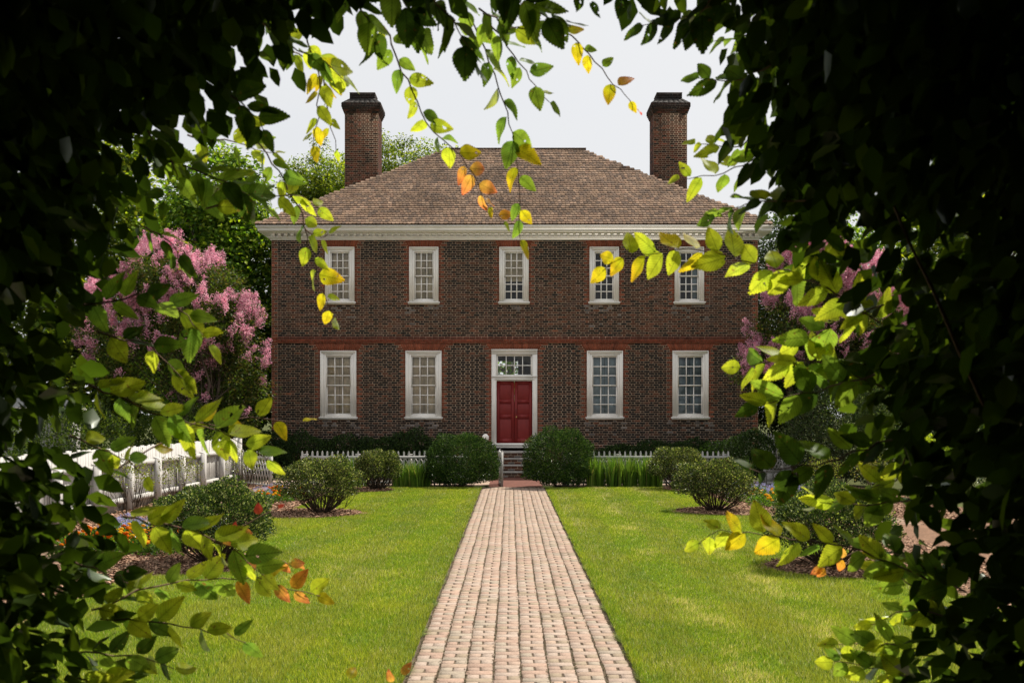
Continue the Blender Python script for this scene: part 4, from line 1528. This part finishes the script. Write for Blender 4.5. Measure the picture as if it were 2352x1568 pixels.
MAR = [bloom_mesh('bloom', c, .034) for c in ((.78, .42, .02), (.80, .50, .03), (.75, .24, .015), (.72, .17, .012))]


def marigold(x, y, label, nb=13, pal=(0, 1, 2, 3)):
    o = empty('marigold_plant', (x, y, .05))
    tag(o, label, 'flowers', 'marigolds in the flower beds')
    n = 420
    d = rdir(n); d[:, 2] = np.abs(d[:, 2])
    p = np.array([x, y, .06]) + d * [.24, .24, .27] * rng.uniform(.4, 1, (n, 1))
    mb = MB()
    leaves(mb, L2, p, rng.uniform(.03, .06, n), unit(d + .8 * rdir(n)), unit(d + .6 * rdir(n)), pick([(.05, .11, .018), (.08, .15, .025), (.03, .06, .012)], n))
    mb.build('foliage', M['leaf'], o, kind='stuff')
    for k in range(nb):
        a, r = rng.uniform(0, 2 * np.pi), .23 * math.sqrt(rng.uniform())
        inst('bloom', MAR[pal[rng.integers(len(pal))]], o, (x + r * math.cos(a), y + r * math.sin(a), .06 + .27 * math.sqrt(max(.05, 1 - (r / .26) ** 2)) + rng.uniform(-.01, .05)), (rng.normal(0, .3) - .35, rng.normal(0, .3), 0), (1, 1, 1))


def ageratum(x, y, label):
    o = empty('ageratum_plant', (x, y, .05))
    tag(o, label, 'flowers', 'blue ageratum in the flower beds')
    n = 500
    d = rdir(n); d[:, 2] = np.abs(d[:, 2])
    p = np.array([x, y, .06]) + d * [.27, .27, .27] * rng.uniform(.4, .95, (n, 1))
    mb = MB()
    leaves(mb, L2, p, rng.uniform(.03, .055, n), unit(d + .8 * rdir(n)), unit(d + .6 * rdir(n)), pick([(.05, .10, .025), (.08, .14, .03)], n))
    mb.build('foliage', M['leaf'], o, kind='stuff')
    n = 60
    d = rdir(n); d[:, 2] = np.abs(d[:, 2]) + .15; d = unit(d)
    c = np.array([x, y, .06]) + d * [.28, .28, .31]
    q = 14
    p = np.repeat(c, q, 0) + rng.normal(0, .016, (n * q, 3))
    mb = MB()
    leaves(mb, L2, p, rng.uniform(.012, .022, n * q), rdir(n * q), np.tile([0, 0, 1.], (n * q, 1)) + .7 * rdir(n * q), pick([(.34, .36, .66), (.26, .28, .56), (.45, .46, .72)], n * q, jit=.1))
    mb.build('blossom', M['petal'], o, kind='stuff')


for (x, y) in [(-6.05 + .42 * i + rng.normal(0, .06), 13.5 + .38 * j + rng.normal(0, .06)) for j in range(4) for i in range(4)]:
    if x < -4.55:
        marigold(x, y, 'orange marigold plant in the large bed behind the arching leaves')
for (x, y) in [(-6.1 + .45 * i + rng.normal(0, .06), 15.15 + .45 * j + rng.normal(0, .06)) for j in range(3) for i in range(4)]:
    ageratum(x, y, 'pale blue ageratum clump behind the large marigold bed')
for (x, y) in ((-5.35, 21.6), (-5.0, 21.9), (-5.1, 22.5), (-5.4, 22.9), (-4.75, 22.3), (-4.75, 23.0)):
    marigold(x, y, 'orange marigold between two clipped shrubs near the far walk', 11)
for (x, y) in ((-5.55, 23.6), (-5.2, 23.9), (-5.6, 22.4)):
    ageratum(x, y, 'blue ageratum clump beside the small far marigold patch')
for (x, y) in ((5.2, 20.6), (5.6, 20.9), (5.3, 21.4), (5.8, 21.6), (5.0, 22.1), (5.5, 22.3), (5.9, 20.2), (6.0, 22.3)):
    marigold(x, y, 'yellow green marigold plant in the gate-side bed', 5, (0, 1, 1, 2))
for (x, y) in ((5.3, 23.3), (5.8, 23.2), (6.2, 23.0), (5.5, 24.0), (6.0, 24.0), (6.4, 23.8), (6.6, 22.6), (6.5, 21.9)):
    ageratum(x, y, 'pale blue ageratum clump by the diamond-panel gate walk')
# ------------------------------------------------------------------ trees
def tree(name, label, base, ells, nclump, per, size, pal, cr=(.5, .9), trunk_r=.22, group=None, mat='leaf', ntrunk=1, cat='tree', fl=.75, tpl=L2, forks=26):
    """ells: crown ellipsoids (cx,cy,cz,rx,ry,rz); leaf clumps near their surfaces, limbs running out to them"""
    base = np.array(base, float)
    o = empty(name, base)
    tag(o, label, cat, group)
    vol = np.array([e[3] * e[5] for e in ells]); vol = vol / vol.sum()
    which = rng.choice(len(ells), nclump, p=vol)
    E = np.array(ells)[which]
    d = rdir(nclump)
    q = np.where(rng.uniform(size=nclump) < .72, rng.uniform(.78, 1.04, nclump), rng.uniform(.3, .8, nclump))
    C = E[:, :3] + d * E[:, 3:] * q[:, None]
    C = C[C[:, 2] > .3]
    nclump = len(C)
    rad = rng.uniform(*cr, nclump)
    p = np.repeat(C, per, 0)
    dd = rdir(nclump * per)
    p = p + dd * [1, 1, fl] * (np.repeat(rad, per) * rng.uniform(.25, 1, nclump * per) ** .6)[:, None]
    m = len(p)
    tone = np.repeat(np.exp(rng.normal(0, .28, nclump)), per)[:, None]
    col = pick(pal, m, jit=.18) * tone
    ax = unit(dd * [1, 1, .3] + [0, 0, -.25] + .7 * rdir(m))
    nr = unit(dd * .6 + [0, 0, .9] + .6 * rdir(m))
    mb = MB()
    leaves(mb, tpl, p, rng.uniform(*size, m), ax, nr, col)
    mb.build('crown', M[mat], o, kind='stuff')
    mb = MB()
    top = np.mean(np.array(ells)[:, :3], 0)
    for t in range(ntrunk):
        a = 2 * np.pi * t / max(ntrunk, 1)
        r0 = 0 if ntrunk == 1 else .28
        b = base + [r0 * math.cos(a), r0 * math.sin(a), -.1]
        spread = 0 if ntrunk == 1 else .9
        tp = top + [spread * math.cos(a), spread * math.sin(a), 0]
        m1 = b * .6 + tp * .4 + rng.normal(0, .08, 3); m1[:2] = b[:2] * .75 + tp[:2] * .25
        mb.tube([b, b * .8 + m1 * .2 + rng.normal(0, .03, 3), m1, m1 * .5 + tp * .5 + rng.normal(0, .1, 3), tp], np.array([1.25, 1, .8, .55, .25]) * trunk_r, 8)
        for k in range(forks):
            e = C[rng.integers(nclump)]
            s = m1 + (tp - m1) * rng.uniform(0, .9)
            if e[2] < s[2] - .8:
                continue
            mid_ = (s + e) / 2 + rng.normal(0, .15, 3) + [0, 0, .15]
            mb.tube([s, mid_, e], np.array([.32, .2, .07]) * trunk_r, 5)
    mb.build('trunk', M['bark'], o, smooth=True)
    return o, C


TG = [(.09, .135, .02), (.15, .195, .026), (.04, .07, .014), (.25, .27, .035)]
DG = [(.03, .055, .014), (.05, .085, .018), (.018, .034, .010), (.085, .12, .022)]
LG = [(.075, .145, .02), (.13, .21, .025), (.04, .08, .015), (.21, .26, .035)]


def ell(x0, x1, y0, y1, d, ry=None):
    a, b = P(x0, y1, d), P(x1, y0, d)
    rx, rz = (b[0] - a[0]) / 2, (b[2] - a[2]) / 2
    return ((a[0] + b[0]) / 2, d, (a[2] + b[2]) / 2, rx, ry or min(rx, rz), rz)


tree('oak_tree', 'olive green oak rising behind the roof and chimney', (-9, 52, 0), [ell(655, 830, 330, 620, 50), ell(800, 960, 300, 560, 52), ell(930, 1075, 330, 500, 54), ell(700, 900, 400, 700, 49)], 420, 190, (.09, .18), TG, (.4, .85), .3, group='trees around the house')
tree('catalpa_tree', 'broad leafy green tree crowding the house end by the lilac blossom', (-11.6, 38, 0), [ell(400, 600, 350, 640, 37), ell(470, 640, 470, 900, 36.5), ell(330, 520, 470, 950, 38), ell(520, 650, 700, 1010, 35.8, 1.2), ell(380, 560, 820, 1010, 35, 1.2)], 560, 110, (.14, .26), LG, (.45, .9), .28, group='trees around the house')
tree('shade_tree', 'large shade tree mostly hidden behind dark arbour leaves by the outbuilding', (-19, 42, 0), [ell(-60, 240, 260, 900, 42), ell(180, 430, 330, 800, 44), ell(60, 330, 680, 1010, 41, 2), ell(250, 480, 720, 1010, 42, 2)], 460, 90, (.2, .34), TG, (.6, 1.2), .35, group='trees around the house')
tree('holly_tree', 'dark glossy evergreen tree beyond the gate end of the house', (13.3, 40, 0), [ell(1745, 1880, 470, 1000, 40, 2.5), ell(1800, 1960, 540, 1000, 39, 2.5), ell(1735, 1850, 760, 1020, 38.5, 1.5), ell(1690, 1830, 530, 1020, 42, 2)], 520, 120, (.09, .17), DG, (.4, .8), .25, mat='gloss', group='trees around the house')
tree('hickory_tree', 'yellow-green tree top showing above the evergreen beside the roof', (16.5, 46, 0), [ell(1810, 1960, 425, 700, 46), ell(1900, 2120, 470, 950, 45)], 260, 100, (.14, .26), LG, (.5, .9), .28, group='trees around the house')
tree('shade_tree', 'big shade tree behind the dark arbour leaves beyond the camellia', (20, 38, 0), [ell(2080, 2420, 380, 1000, 38), ell(1960, 2200, 600, 1050, 36)], 300, 90, (.2, .34), TG, (.6, 1.2), .35, group='trees around the house')
tree('shade_tree', 'far green tree seen through the hall window behind the house', (0, 62, 0), [(0, 62, 5.6, 5, 4, 4.6)], 160, 90, (.22, .34), LG, (.6, 1.0), .3, group='trees around the house')

PINK = [(.70, .33, .44), (.78, .44, .53), (.58, .23, .36), (.82, .52, .60)]


def myrtle(label, base, ells, npan, seed):
    o, C = tree('crape_myrtle', label, base, ells, 300, 120, (.07, .12), [(.04, .06, .015), (.06, .09, .02), (.10, .085, .03), (.02, .034, .010)], (.3, .55), .075, ntrunk=6, group='pink crape myrtles beside the house', forks=12)
    E = np.array(ells)
    pts = []
    while len(pts) < npan:
        e = E[rng.choice(len(E), p=(E[:, 3] * E[:, 5]) / (E[:, 3] * E[:, 5]).sum())]
        d = rdir(1)[0]
        if d[2] < -.05 and rng.uniform() < .75:
            continue
        if d[1] > .35:
            continue
        if e[2] + d[2] * e[5] < 3.1 and rng.uniform() < .85:
            continue
        c = e[:3] + d * e[3:] * rng.uniform(.95, 1.14)
        if any(np.sum(((c - f[:3]) / (f[3:] * .9)) ** 2) < 1 for f in E):
            continue
        if math.sin(c[0] * 2.6 + seed) * math.sin(c[2] * 2.2 + seed) < -.35:
            continue
        pts.append((c, d))
    mb = MB()
    for c, d in pts:
        q = 130
        up = unit(d * .7 + [0, 0, .8])
        L = rng.uniform(.18, .36)
        t = rng.uniform(0, 1, q)
        # conical panicle of knobbly flowers
        kn = rng.normal(0, 1, (8, 3))
        off = kn[rng.integers(8, size=q)] * .065 + rng.normal(0, .03, (q, 3))
        p = c + up * (t * L)[:, None] + off * (1.15 - .7 * t)[:, None]
        leaves(mb, L2, p, rng.uniform(.035, .06, q), rdir(q), unit(d + rdir(q)), pick(PINK, q, jit=.12) * math.exp(rng.normal(0, .12)))
    mb.build('blossom', M['petal'], o, kind='stuff')


myrtle('pink crape myrtle in full bloom by the board fence', (-9.3, 30.2, 0),
       [ell(300, 470, 560, 760, 30, 1.5), ell(410, 560, 600, 820, 29.6, 1.5), ell(490, 600, 680, 900, 30.2, 1.0), ell(300, 480, 700, 900, 29.5, 1.3), ell(200, 340, 640, 880, 29.5, 1.3), ell(430, 610, 840, 1000, 30.6, 1.0)], 430, 1)
myrtle('pink crape myrtle overlapping the gate end of the house', (8.7, 29.3, 0),
       [ell(1730, 1880, 690, 850, 29.2, 1.1), ell(1780, 1950, 560, 780, 29.6, 1.3), ell(1700, 1800, 800, 910, 29, .8), ell(1820, 1990, 700, 880, 29.4, 1.2), ell(1880, 2080, 600, 860, 29.6, 1.3)], 520, 4)

# ------------------------------------------------------------------ the hornbeam arbour the view looks out of
AD = 3.10                                              # the arch stands about here
OPENING = [(330, 1900), (300, 1568), (245, 1450), (240, 1300), (235, 1160), (180, 1060), (160, 960), (195, 860), (190, 760), (250, 650), (300, 560), (330, 440), (360, 330), (470, 300),
           (560, 240), (610, 170), (700, 110), (800, 40), (900, 0), (1050, -30), (1300, -40), (1450, -30), (1600, 20), (1690, 90), (1705, 200), (1690, 320), (1740, 430), (1800, 520), (1880, 560),
           (1960, 640), (1985, 780), (1960, 880), (1990, 1000), (2040, 1080), (2060, 1200), (2080, 1330), (2070, 1420), (2020, 1480), (1980, 1568), (1960, 1900)]
OP = np.array([P(x, y, AD)[[0, 2]] for x, y in OPENING])


def inside(px, pz):
    c = np.zeros(len(px), bool)
    n = len(OP)
    for i in range(n):
        x0, z0 = OP[i]; x1, z1 = OP[(i + 1) % n]
        hit = ((z0 > pz) != (z1 > pz)) & (px < (x1 - x0) * (pz - z0) / (z1 - z0 + 1e-12) + x0)
        c ^= hit
    return c


ARB = {}
for side, lb in ((-1, 'dark hornbeam forming the fence side of the leafy arch, sprays hanging from it'), (1, 'dark hornbeam forming the gate side of the leafy arch, sprays reaching across')):
    o = empty('hornbeam_tree', (side * 1.95, 2.4, 0))
    tag(o, lb, 'tree', 'hornbeams of the arbour around the viewpoint')
    ARB[side] = o

HB_SHADE = [(.022, .040, .009), (.032, .055, .010), (.015, .027, .007), (.05, .075, .012)]  # leaf colour darkened for the shade deep in the arch
n = 175000
X = rng.uniform(-2.5, 2.5, n); Z = rng.uniform(.25, 4.1, n); Y = rng.uniform(2.1, 3.15, n)
jx, jz = rng.normal(0, .035, n), rng.normal(0, .035, n)
wob = .05 * np.sin(X * 9 + Z * 4) * np.sin(Z * 11 - X * 3)
ok = ~inside((X + jx) * (1 - .0), Z + jz + wob)
# the wall is thick at its outer parts and frays at the rim
far_in = ~inside((X) * .90 + .0, (Z - 1.9) * .90 + 1.9)
ok &= far_in | (rng.uniform(size=n) < .85)
# a few holes right through
hole = np.sin(X * 6.3 + 1.1) * np.sin(Z * 5.7 + .4) * np.sin(X * 2.9 - Z * 3.3)
thin = np.where(X > 1.2, .62, .80) * np.where(hole > .55, .45, 1)
ok &= rng.uniform(size=n) < thin * .72
X, Y, Z = X[ok], Y[ok], Z[ok]
pts = np.stack([X, Y, Z], 1)
nn_ = len(pts)
print('arch leaves', nn_)
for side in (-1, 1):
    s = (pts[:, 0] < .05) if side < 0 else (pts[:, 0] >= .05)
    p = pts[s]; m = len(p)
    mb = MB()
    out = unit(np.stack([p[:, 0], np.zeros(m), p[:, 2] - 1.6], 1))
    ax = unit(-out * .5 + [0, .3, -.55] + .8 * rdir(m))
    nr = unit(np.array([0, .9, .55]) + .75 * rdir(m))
    leaves(mb, L6, p, rng.uniform(.06, .105, m), ax, nr, pick(HB_SHADE, m, jit=.2))
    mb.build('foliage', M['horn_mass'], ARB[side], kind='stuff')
# unseen clipped tunnel behind the viewpoint, added to keep the arch dark
n = 60000
t = rng.integers(0, 4, n)
Y = rng.uniform(-4.4, 2.35, n)
sx = np.where(t == 0, -1, 1)
X = np.where(t <= 1, sx * (rng.uniform(1.6, 2.25, n)), rng.uniform(-2.2, 2.2, n))
Z = np.where(t <= 1, rng.uniform(0, 3.7, n), rng.uniform(3.4, 3.95, n))
end = t == 3  # leafy end wall added out of view to shut out light
Y = np.where(end, rng.uniform(-4.9, -4.3, n), Y)
Z = np.where(end, rng.uniform(0, 3.7, n), Z)
pts2 = np.stack([X, Y, Z], 1)
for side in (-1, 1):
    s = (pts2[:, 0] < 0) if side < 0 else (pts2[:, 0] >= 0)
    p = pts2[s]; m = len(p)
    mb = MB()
    leaves(mb, L2, p, rng.uniform(.15, .24, m), unit(rdir(m) + [0, 0, -.4]), rdir(m), pick(HB_SHADE, m))
    mb.build('unseen_tunnel_foliage', M['horn_mass'], ARB[side], kind='stuff')
for side in (-1, 1):
    mb = MB()
    for k in range(7):
        y = 2.6 - k * 1.0
        x = side * (1.95 + rng.normal(0, .05))
        mb.tube([(x, y, -.05), (x + .03, y + .02, 1.2), (x - side * .05, y, 2.4), (x - side * .5, y, 3.4), (x - side * 1.7, y, 3.75)], [.06, .05, .042, .032, .015], 8)
    for k in range(26):
        b = np.array([side * rng.uniform(1.75, 2.0), rng.uniform(2.3, 2.9), rng.uniform(.4, 3.2)])
        e = b + [-side * rng.uniform(.1, .4), rng.uniform(0, .4), rng.uniform(-.35, .5)]
        mb.tube([b, (b + e) / 2 + rng.normal(0, .05, 3), e], [.014, .009, .004], 5)
    mb.build('trunk', M['bark'], ARB[side], smooth=True)
m_ = MB()
m_.tube([P(2040, 440, 2.35), P(2090, 560, 2.33), P(2150, 680, 2.3), P(2200, 800, 2.3), P(2260, 930, 2.35)], [.003, .0035, .004, .0045, .005], 6, (.9, .85, .8))
m_.build('branch', M['twig'], ARB[1])


# single leaves at the rim, each its own part
def hornbeam_leaf(k, col, col2):
    r = np.random.default_rng(300 + k)
    ns = 11
    wid = r.uniform(.23, .31)
    bend, fold, twist = r.uniform(-.38, .15), r.uniform(.02, .14), r.uniform(-.35, .35)
    wph, wam = r.uniform(0, 6.28, 2), r.uniform(.01, .035)
    V, C = [], []
    c1, c2 = np.array(col), np.array(col2)
    tt = np.linspace(0, 1, ns + 1)
    for i, t in enumerate(tt):
        w = wid * (math.sin(math.pi * t ** .72) ** .8) * (1.12 - .35 * t) if 0 < t < 1 else 0.0
        zc_ = bend * t * t
        for s in (-1, 0, 1):
            V.append((s * w + .05 * bend * math.sin(3 * t), t, zc_ + abs(s) * (fold * w / wid * .8 + wam * math.sin(9 * t + wph[(s + 1) // 2])) + s * twist * w * t))
            f = np.clip(t * 1.1 - .25 + (.25 if s else 0), 0, 1)
            C.append(c1 * (1 - f) + c2 * f)
    F3, F4 = [], []
    for i in range(ns):
        a, b = 3 * i, 3 * i + 3
        F4 += [(a, a + 1, b + 1, b), (a + 1, a + 2, b + 2, b + 1)]
    # saw teeth along both margins
    for i in range(1, ns):
        for s in (0, 2):
            p0, p1 = np.array(V[3 * i + s]), np.array(V[3 * (i + 1) + s] if i + 1 < ns + 1 else V[3 * i + s])
            V.append(tuple(p0 * .35 + p1 * .65 + np.array([(-1 if s == 0 else 1) * .022, .03, 0])))
            C.append(c2)
            t_ = len(V) - 1
            F3.append((3 * i + s, t_, 3 * (i + 1) + s) if s == 2 else (3 * (i + 1) + s, t_, 3 * i + s))
    mb = MB()
    mb.add(V, F4, np.array(C))
    mb.F.append(np.array(F3))
    return mb.data('leaf', M['hornbeam'], smooth=True)


LC = {'g': [((.24, .38, .03), (.30, .42, .03)), ((.16, .30, .03), (.25, .38, .03))],
      'b': [((.52, .62, .03), (.60, .64, .03)), ((.42, .56, .03), (.60, .62, .03))],  # backlit glow of sunlit leaves put into the colour
      'y': [((.66, .60, .016), (.74, .52, .016)), ((.58, .60, .016), (.78, .46, .016))],
      'o': [((.78, .40, .03), (.82, .26, .05)), ((.82, .46, .06), (.78, .20, .07))],
      'r': [((.78, .12, .06), (.72, .07, .06))],
      'd': [((.07, .13, .010), (.10, .17, .010)), ((.045, .09, .010), (.08, .14, .010))]}  # the same leaf in shade, painted dark
LMESH = {}
q = 0
for kk, cs in LC.items():
    LMESH[kk] = []
    for c in cs:
        for v in range(7):
            LMESH[kk].append(hornbeam_leaf(q, *c))
            q += 1

from mathutils import Matrix


def place_leaf(parent, pos, axis, nrm, L, kind):
    y = unit(axis)
    z = unit(np.asarray(nrm) - y * np.dot(y, nrm))
    x = np.cross(y, z)
    Mx = Matrix(((x[0], y[0], z[0]), (x[1], y[1], z[1]), (x[2], y[2], z[2])))
    o = inst('leaf', LMESH[kind][rng.integers(len(LMESH[kind]))], parent, pos)
    o.rotation_mode = 'QUATERNION'
    o.rotation_quaternion = Mx.to_quaternion()
    o.scale = (L * rng.uniform(.9, 1.15), L, L)


def spray(pts, n, px, kinds='g', d0=3.1, d1=3.4, tail=None, hang=0.0, face=.75, side=None, spread=50, twig=True, thin=.98):
    """a leafy twig: photo-frame polyline, n alternate leaves of px length, kinds = weighted leaf colours, tail = colours of the last third"""
    pts = np.array(pts, float)
    seg = np.concatenate([[0], np.cumsum(np.linalg.norm(np.diff(pts, axis=0), axis=1))])
    ds = np.linspace(d0, d1, len(pts)) + rng.normal(0, .02, len(pts))
    W = np.array([P(x, y, d) for (x, y), d in zip(pts, ds)])
    side = side or (-1 if pts[:, 0].mean() < 1200 else 1)
    par = ARB[side]
    n = max(2, round(n * thin))
    tt = np.linspace(0, seg[-1], max(8, len(pts) * 3))
    W3 = np.stack([np.interp(tt, seg, W[:, k]) for k in range(3)], 1)
    W3[1:-1] += rng.normal(0, .004, (len(tt) - 2, 3))
    if twig:
        m_ = MB()
        m_.tube(W3, np.linspace(.0032, .0012, len(tt)), 5)
        m_.build('twig', M['twig'], par)
    sgn = 1 if rng.uniform() < .5 else -1
    for i in range(n):
        f = (i + .6) / n
        f = min(1, f + rng.normal(0, .25 / n))
        p = np.array([np.interp(f * seg[-1], tt, W3[:, k]) for k in range(3)])
        p2 = np.array([np.interp(min(1, f + .06) * seg[-1], tt, W3[:, k]) for k in range(3)])
        p1 = np.array([np.interp(max(0, f - .06) * seg[-1], tt, W3[:, k]) for k in range(3)])
        b = unit(p2 - p1)
        sgn = -sgn
        last = i >= n - 1
        a = R(rng.normal(spread, 14)) * sgn * (0.25 if last else 1)
        # turn in the picture plane, then tip towards or away
        ax = np.array([b[0] * math.cos(a) - b[2] * math.sin(a), b[1] + rng.normal(0, .2), b[0] * math.sin(a) + b[2] * math.cos(a)])
        ax = unit(ax) + np.array([0, 0, -hang])
        nr = np.array([rng.normal(0, .4), -face - .15 + rng.normal(0, .22), .35 + rng.normal(0, .35)])
        ks = tail if (tail and f > .62) else kinds
        L = px * .90 * p[1] / F_PX * rng.uniform(.8, 1.15) * (.75 if f > .85 else 1)
        place_leaf(par, p + unit(ax) * .008, ax, nr, L, ks[rng.integers(len(ks))])


# hanging from the top of the arch
spray([(1050, -20), (1095, 70), (1130, 150), (1165, 250), (1183, 330), (1193, 430), (1195, 550)], 19, 66, 'ggb', 3.2, 3.5, 'bbgy', hang=.15)
spray([(1110, 30), (1190, 140), (1230, 200), (1262, 235)], 11, 62, 'ggb', 3.1, 3.3)
spray([(1270, 40), (1340, 115), (1400, 180), (1440, 225), (1462, 250)], 10, 48, 'gy', 3.3, 3.5, 'oyr')
spray([(880, 60), (935, 190), (985, 290), (1050, 340), (1100, 430), (1130, 490), (1160, 512)], 26, 58, 'gbb', 3.1, 3.6, 'byo')
spray([(880, -60), (950, 30), (975, 100)], 8, 92, 'dg', 2.9, 3.1, hang=.4)
spray([(800, -30), (850, 60), (870, 120)], 8, 85, 'dg', 2.9, 3.1, hang=.3)
spray([(700, 60), (735, 200), (720, 345)], 12, 55, 'gby', 3.2, 3.4, 'by', hang=.2)
spray([(735, 120), (752, 240), (772, 350)], 7, 42, 'by', 3.3, 3.5, 'ybo', hang=.2)
spray([(540, 270), (640, 390), (690, 480), (705, 540), (725, 610), (750, 690), (770, 745)], 21, 58, 'gbb', 3.2, 3.6, 'oyb', hang=.1)
spray([(700, 525), (735, 545), (760, 540)], 3, 45, 'b', 3.5, 3.5)
spray([(590, 40), (680, 110), (760, 150), (800, 190)], 14, 78, 'dgg', 2.9, 3.2, 'gb')
spray([(640, 100), (720, 140), (760, 180)], 6, 60, 'gb', 3.2, 3.4, 'by')
spray([(970, -30), (1040, 50), (1090, 130)], 11, 92, 'ddg', 2.8, 3.0, hang=.3)
spray([(1150, -50), (1230, 20), (1300, 50)], 12, 92, 'ddg', 2.8, 3.0, hang=.3)
spray([(1100, 20), (1160, 60), (1250, 80)], 9, 75, 'gb', 3.0, 3.2)
spray([(1330, -50), (1352, 0)], 3, 70, 'd', 2.9, 3.0, hang=.4)
spray([(1420, -60), (1440, 10)], 4, 75, 'd', 2.9, 3.0, hang=.4)
spray([(1700, -20), (1580, 40), (1470, 60)], 13, 88, 'dg', 2.8, 3.1, hang=.2)
spray([(1640, -10), (1590, 60)], 4, 90, 'd', 2.8, 2.9, hang=.6)
# gate side rim, from the top down
spray([(1790, 60), (1700, 90), (1640, 95)], 7, 65, 'g', 3.0, 3.2)
spray([(1770, 150), (1680, 190), (1605, 180)], 9, 78, 'dg', 2.9, 3.1)
spray([(1790, 290), (1690, 340), (1600, 330)], 11, 62, 'gb', 3.1, 3.3, 'b')
spray([(1830, 320), (1710, 380), (1630, 405), (1560, 410)], 12, 68, 'gb', 3.1, 3.4, 'b')
spray([(1850, 460), (1740, 460), (1640, 500)], 12, 85, 'dgb', 2.9, 3.2, 'g')
spray([(2020, 740), (1900, 660), (1800, 622), (1700, 592), (1600, 572), (1500, 580), (1420, 592), (1385, 622)], 20, 84, 'bb', 3.0, 3.5, 'bby', spread=58, thin=1.4)
spray([(1980, 620), (1890, 530), (1780, 545)], 10, 95, 'gd', 2.8, 3.1)
spray([(2030, 700), (1920, 740), (1830, 790)], 10, 92, 'bgb', 3.0, 3.2)
spray([(2030, 890), (1900, 835), (1790, 830), (1700, 845)], 13, 88, 'bgg', 3.0, 3.3, thin=1.2)
spray([(2010, 860), (1880, 900), (1740, 930)], 12, 92, 'dgb', 2.9, 3.1)
spray([(1980, 590), (1860, 600), (1800, 650)], 8, 95, 'bg', 3.0, 3.2)
spray([(2050, 1010), (1900, 1060), (1770, 1080), (1720, 1075)], 12, 92, 'dg', 2.7, 2.9)
spray([(2090, 1150), (1990, 1155), (1885, 1145)], 11, 82, 'bg', 2.9, 3.1)
spray([(2130, 1330), (1980, 1262), (1850, 1240), (1720, 1222), (1640, 1215), (1605, 1248)], 16, 82, 'bbg', 2.9, 3.2, 'bby', thin=1.3)
spray([(1990, 1255), (1930, 1285), (1880, 1310)], 6, 46, 'o', 3.1, 3.2, 'oy')
spray([(2220, 1360), (2090, 1285), (1990, 1250)], 10, 82, 'gb', 2.8, 3.1)
spray([(2080, 1050), (2060, 1100), (2000, 1120)], 6, 80, 'bg', 3.0, 3.1)
spray([(2200, 1420), (2080, 1400), (1985, 1440)], 11, 72, 'gb', 2.9, 3.1)
spray([(2150, 1490), (2030, 1480), (1925, 1480)], 11, 70, 'gb', 2.9, 3.1)
spray([(2120, 1560), (2000, 1530), (1915, 1518)], 12, 70, 'gb', 2.9, 3.1)
spray([(2150, 1380), (2080, 1330), (2010, 1300)], 8, 72, 'gb', 3.0, 3.1)
# fence side rim
spray([(190, 700), (330, 680), (420, 715), (485, 795)], 13, 84, 'dgg', 2.8, 3.0, 'gb')
spray([(220, 760), (340, 790), (430, 880)], 8, 82, 'gbd', 2.8, 3.0, 'bg')
spray([(200, 880), (360, 950), (500, 990), (615, 1055)], 17, 88, 'bbg', 2.8, 3.1, 'bgb', thin=1.3)
spray([(270, 1075), (420, 985), (560, 957), (700, 968)], 9, 55, 'yb', 3.1, 3.4, 'byo')
spray([(160, 1000), (280, 1050), (330, 1095)], 6, 70, 'gb', 2.9, 3.1)
spray([(280, 1185), (420, 1210), (520, 1250), (605, 1320)], 14, 88, 'bbg', 2.8, 3.0, thin=1.3)
spray([(490, 1262), (570, 1200), (640, 1163)], 5, 28, 'ro', 3.1, 3.2, 'r')
spray([(210, 1400), (330, 1350), (450, 1330), (600, 1328), (735, 1368)], 19, 74, 'bbg', 2.8, 3.2, 'byo', thin=1.2)
spray([(590, 1285), (650, 1290), (680, 1300)], 4, 46, 'o', 3.1, 3.2)
spray([(230, 1420), (400, 1430), (520, 1460), (572, 1478)], 12, 76, 'dgb', 2.8, 3.0, 'gb')
spray([(170, 1500), (300, 1500), (400, 1535)], 10, 76, 'gbd', 2.8, 3.0)
spray([(170, 1290), (260, 1320), (300, 1340)], 6, 76, 'dg', 2.8, 2.9)
spray([(150, 1560), (260, 1560), (340, 1590)], 8, 84, 'gb', 2.8, 2.9)
spray([(340, 300), (410, 400), (370, 480)], 6, 66, 'dg', 3.0, 3.1)
spray([(420, 380), (530, 420), (600, 475)], 11, 84, 'dg', 2.8, 3.0)
spray([(530, 220), (590, 270), (605, 300)], 7, 80, 'd', 2.8, 2.9, hang=.3)
spray([(430, 310), (550, 330), (645, 350)], 11, 62, 'gb', 3.1, 3.3, 'b')
spray([(470, 480), (590, 440), (690, 450), (735, 480)], 11, 62, 'gb', 3.1, 3.4, 'b')
spray([(330, 520), (400, 560), (420, 630)], 6, 80, 'dgb', 2.8, 3.0)
spray([(400, 430), (480, 450), (560, 400)], 8, 70, 'gb', 3.1, 3.2)
# strays along the bottom edge
spray([(770, 1590), (800, 1555)], 2, 40, 'y', 3.0, 3.0, twig=False, side=-1)
spray([(880, 1590), (925, 1548)], 2, 38, 'o', 3.0, 3.0, twig=False, side=-1)
print('objects', len(bpy.data.objects))
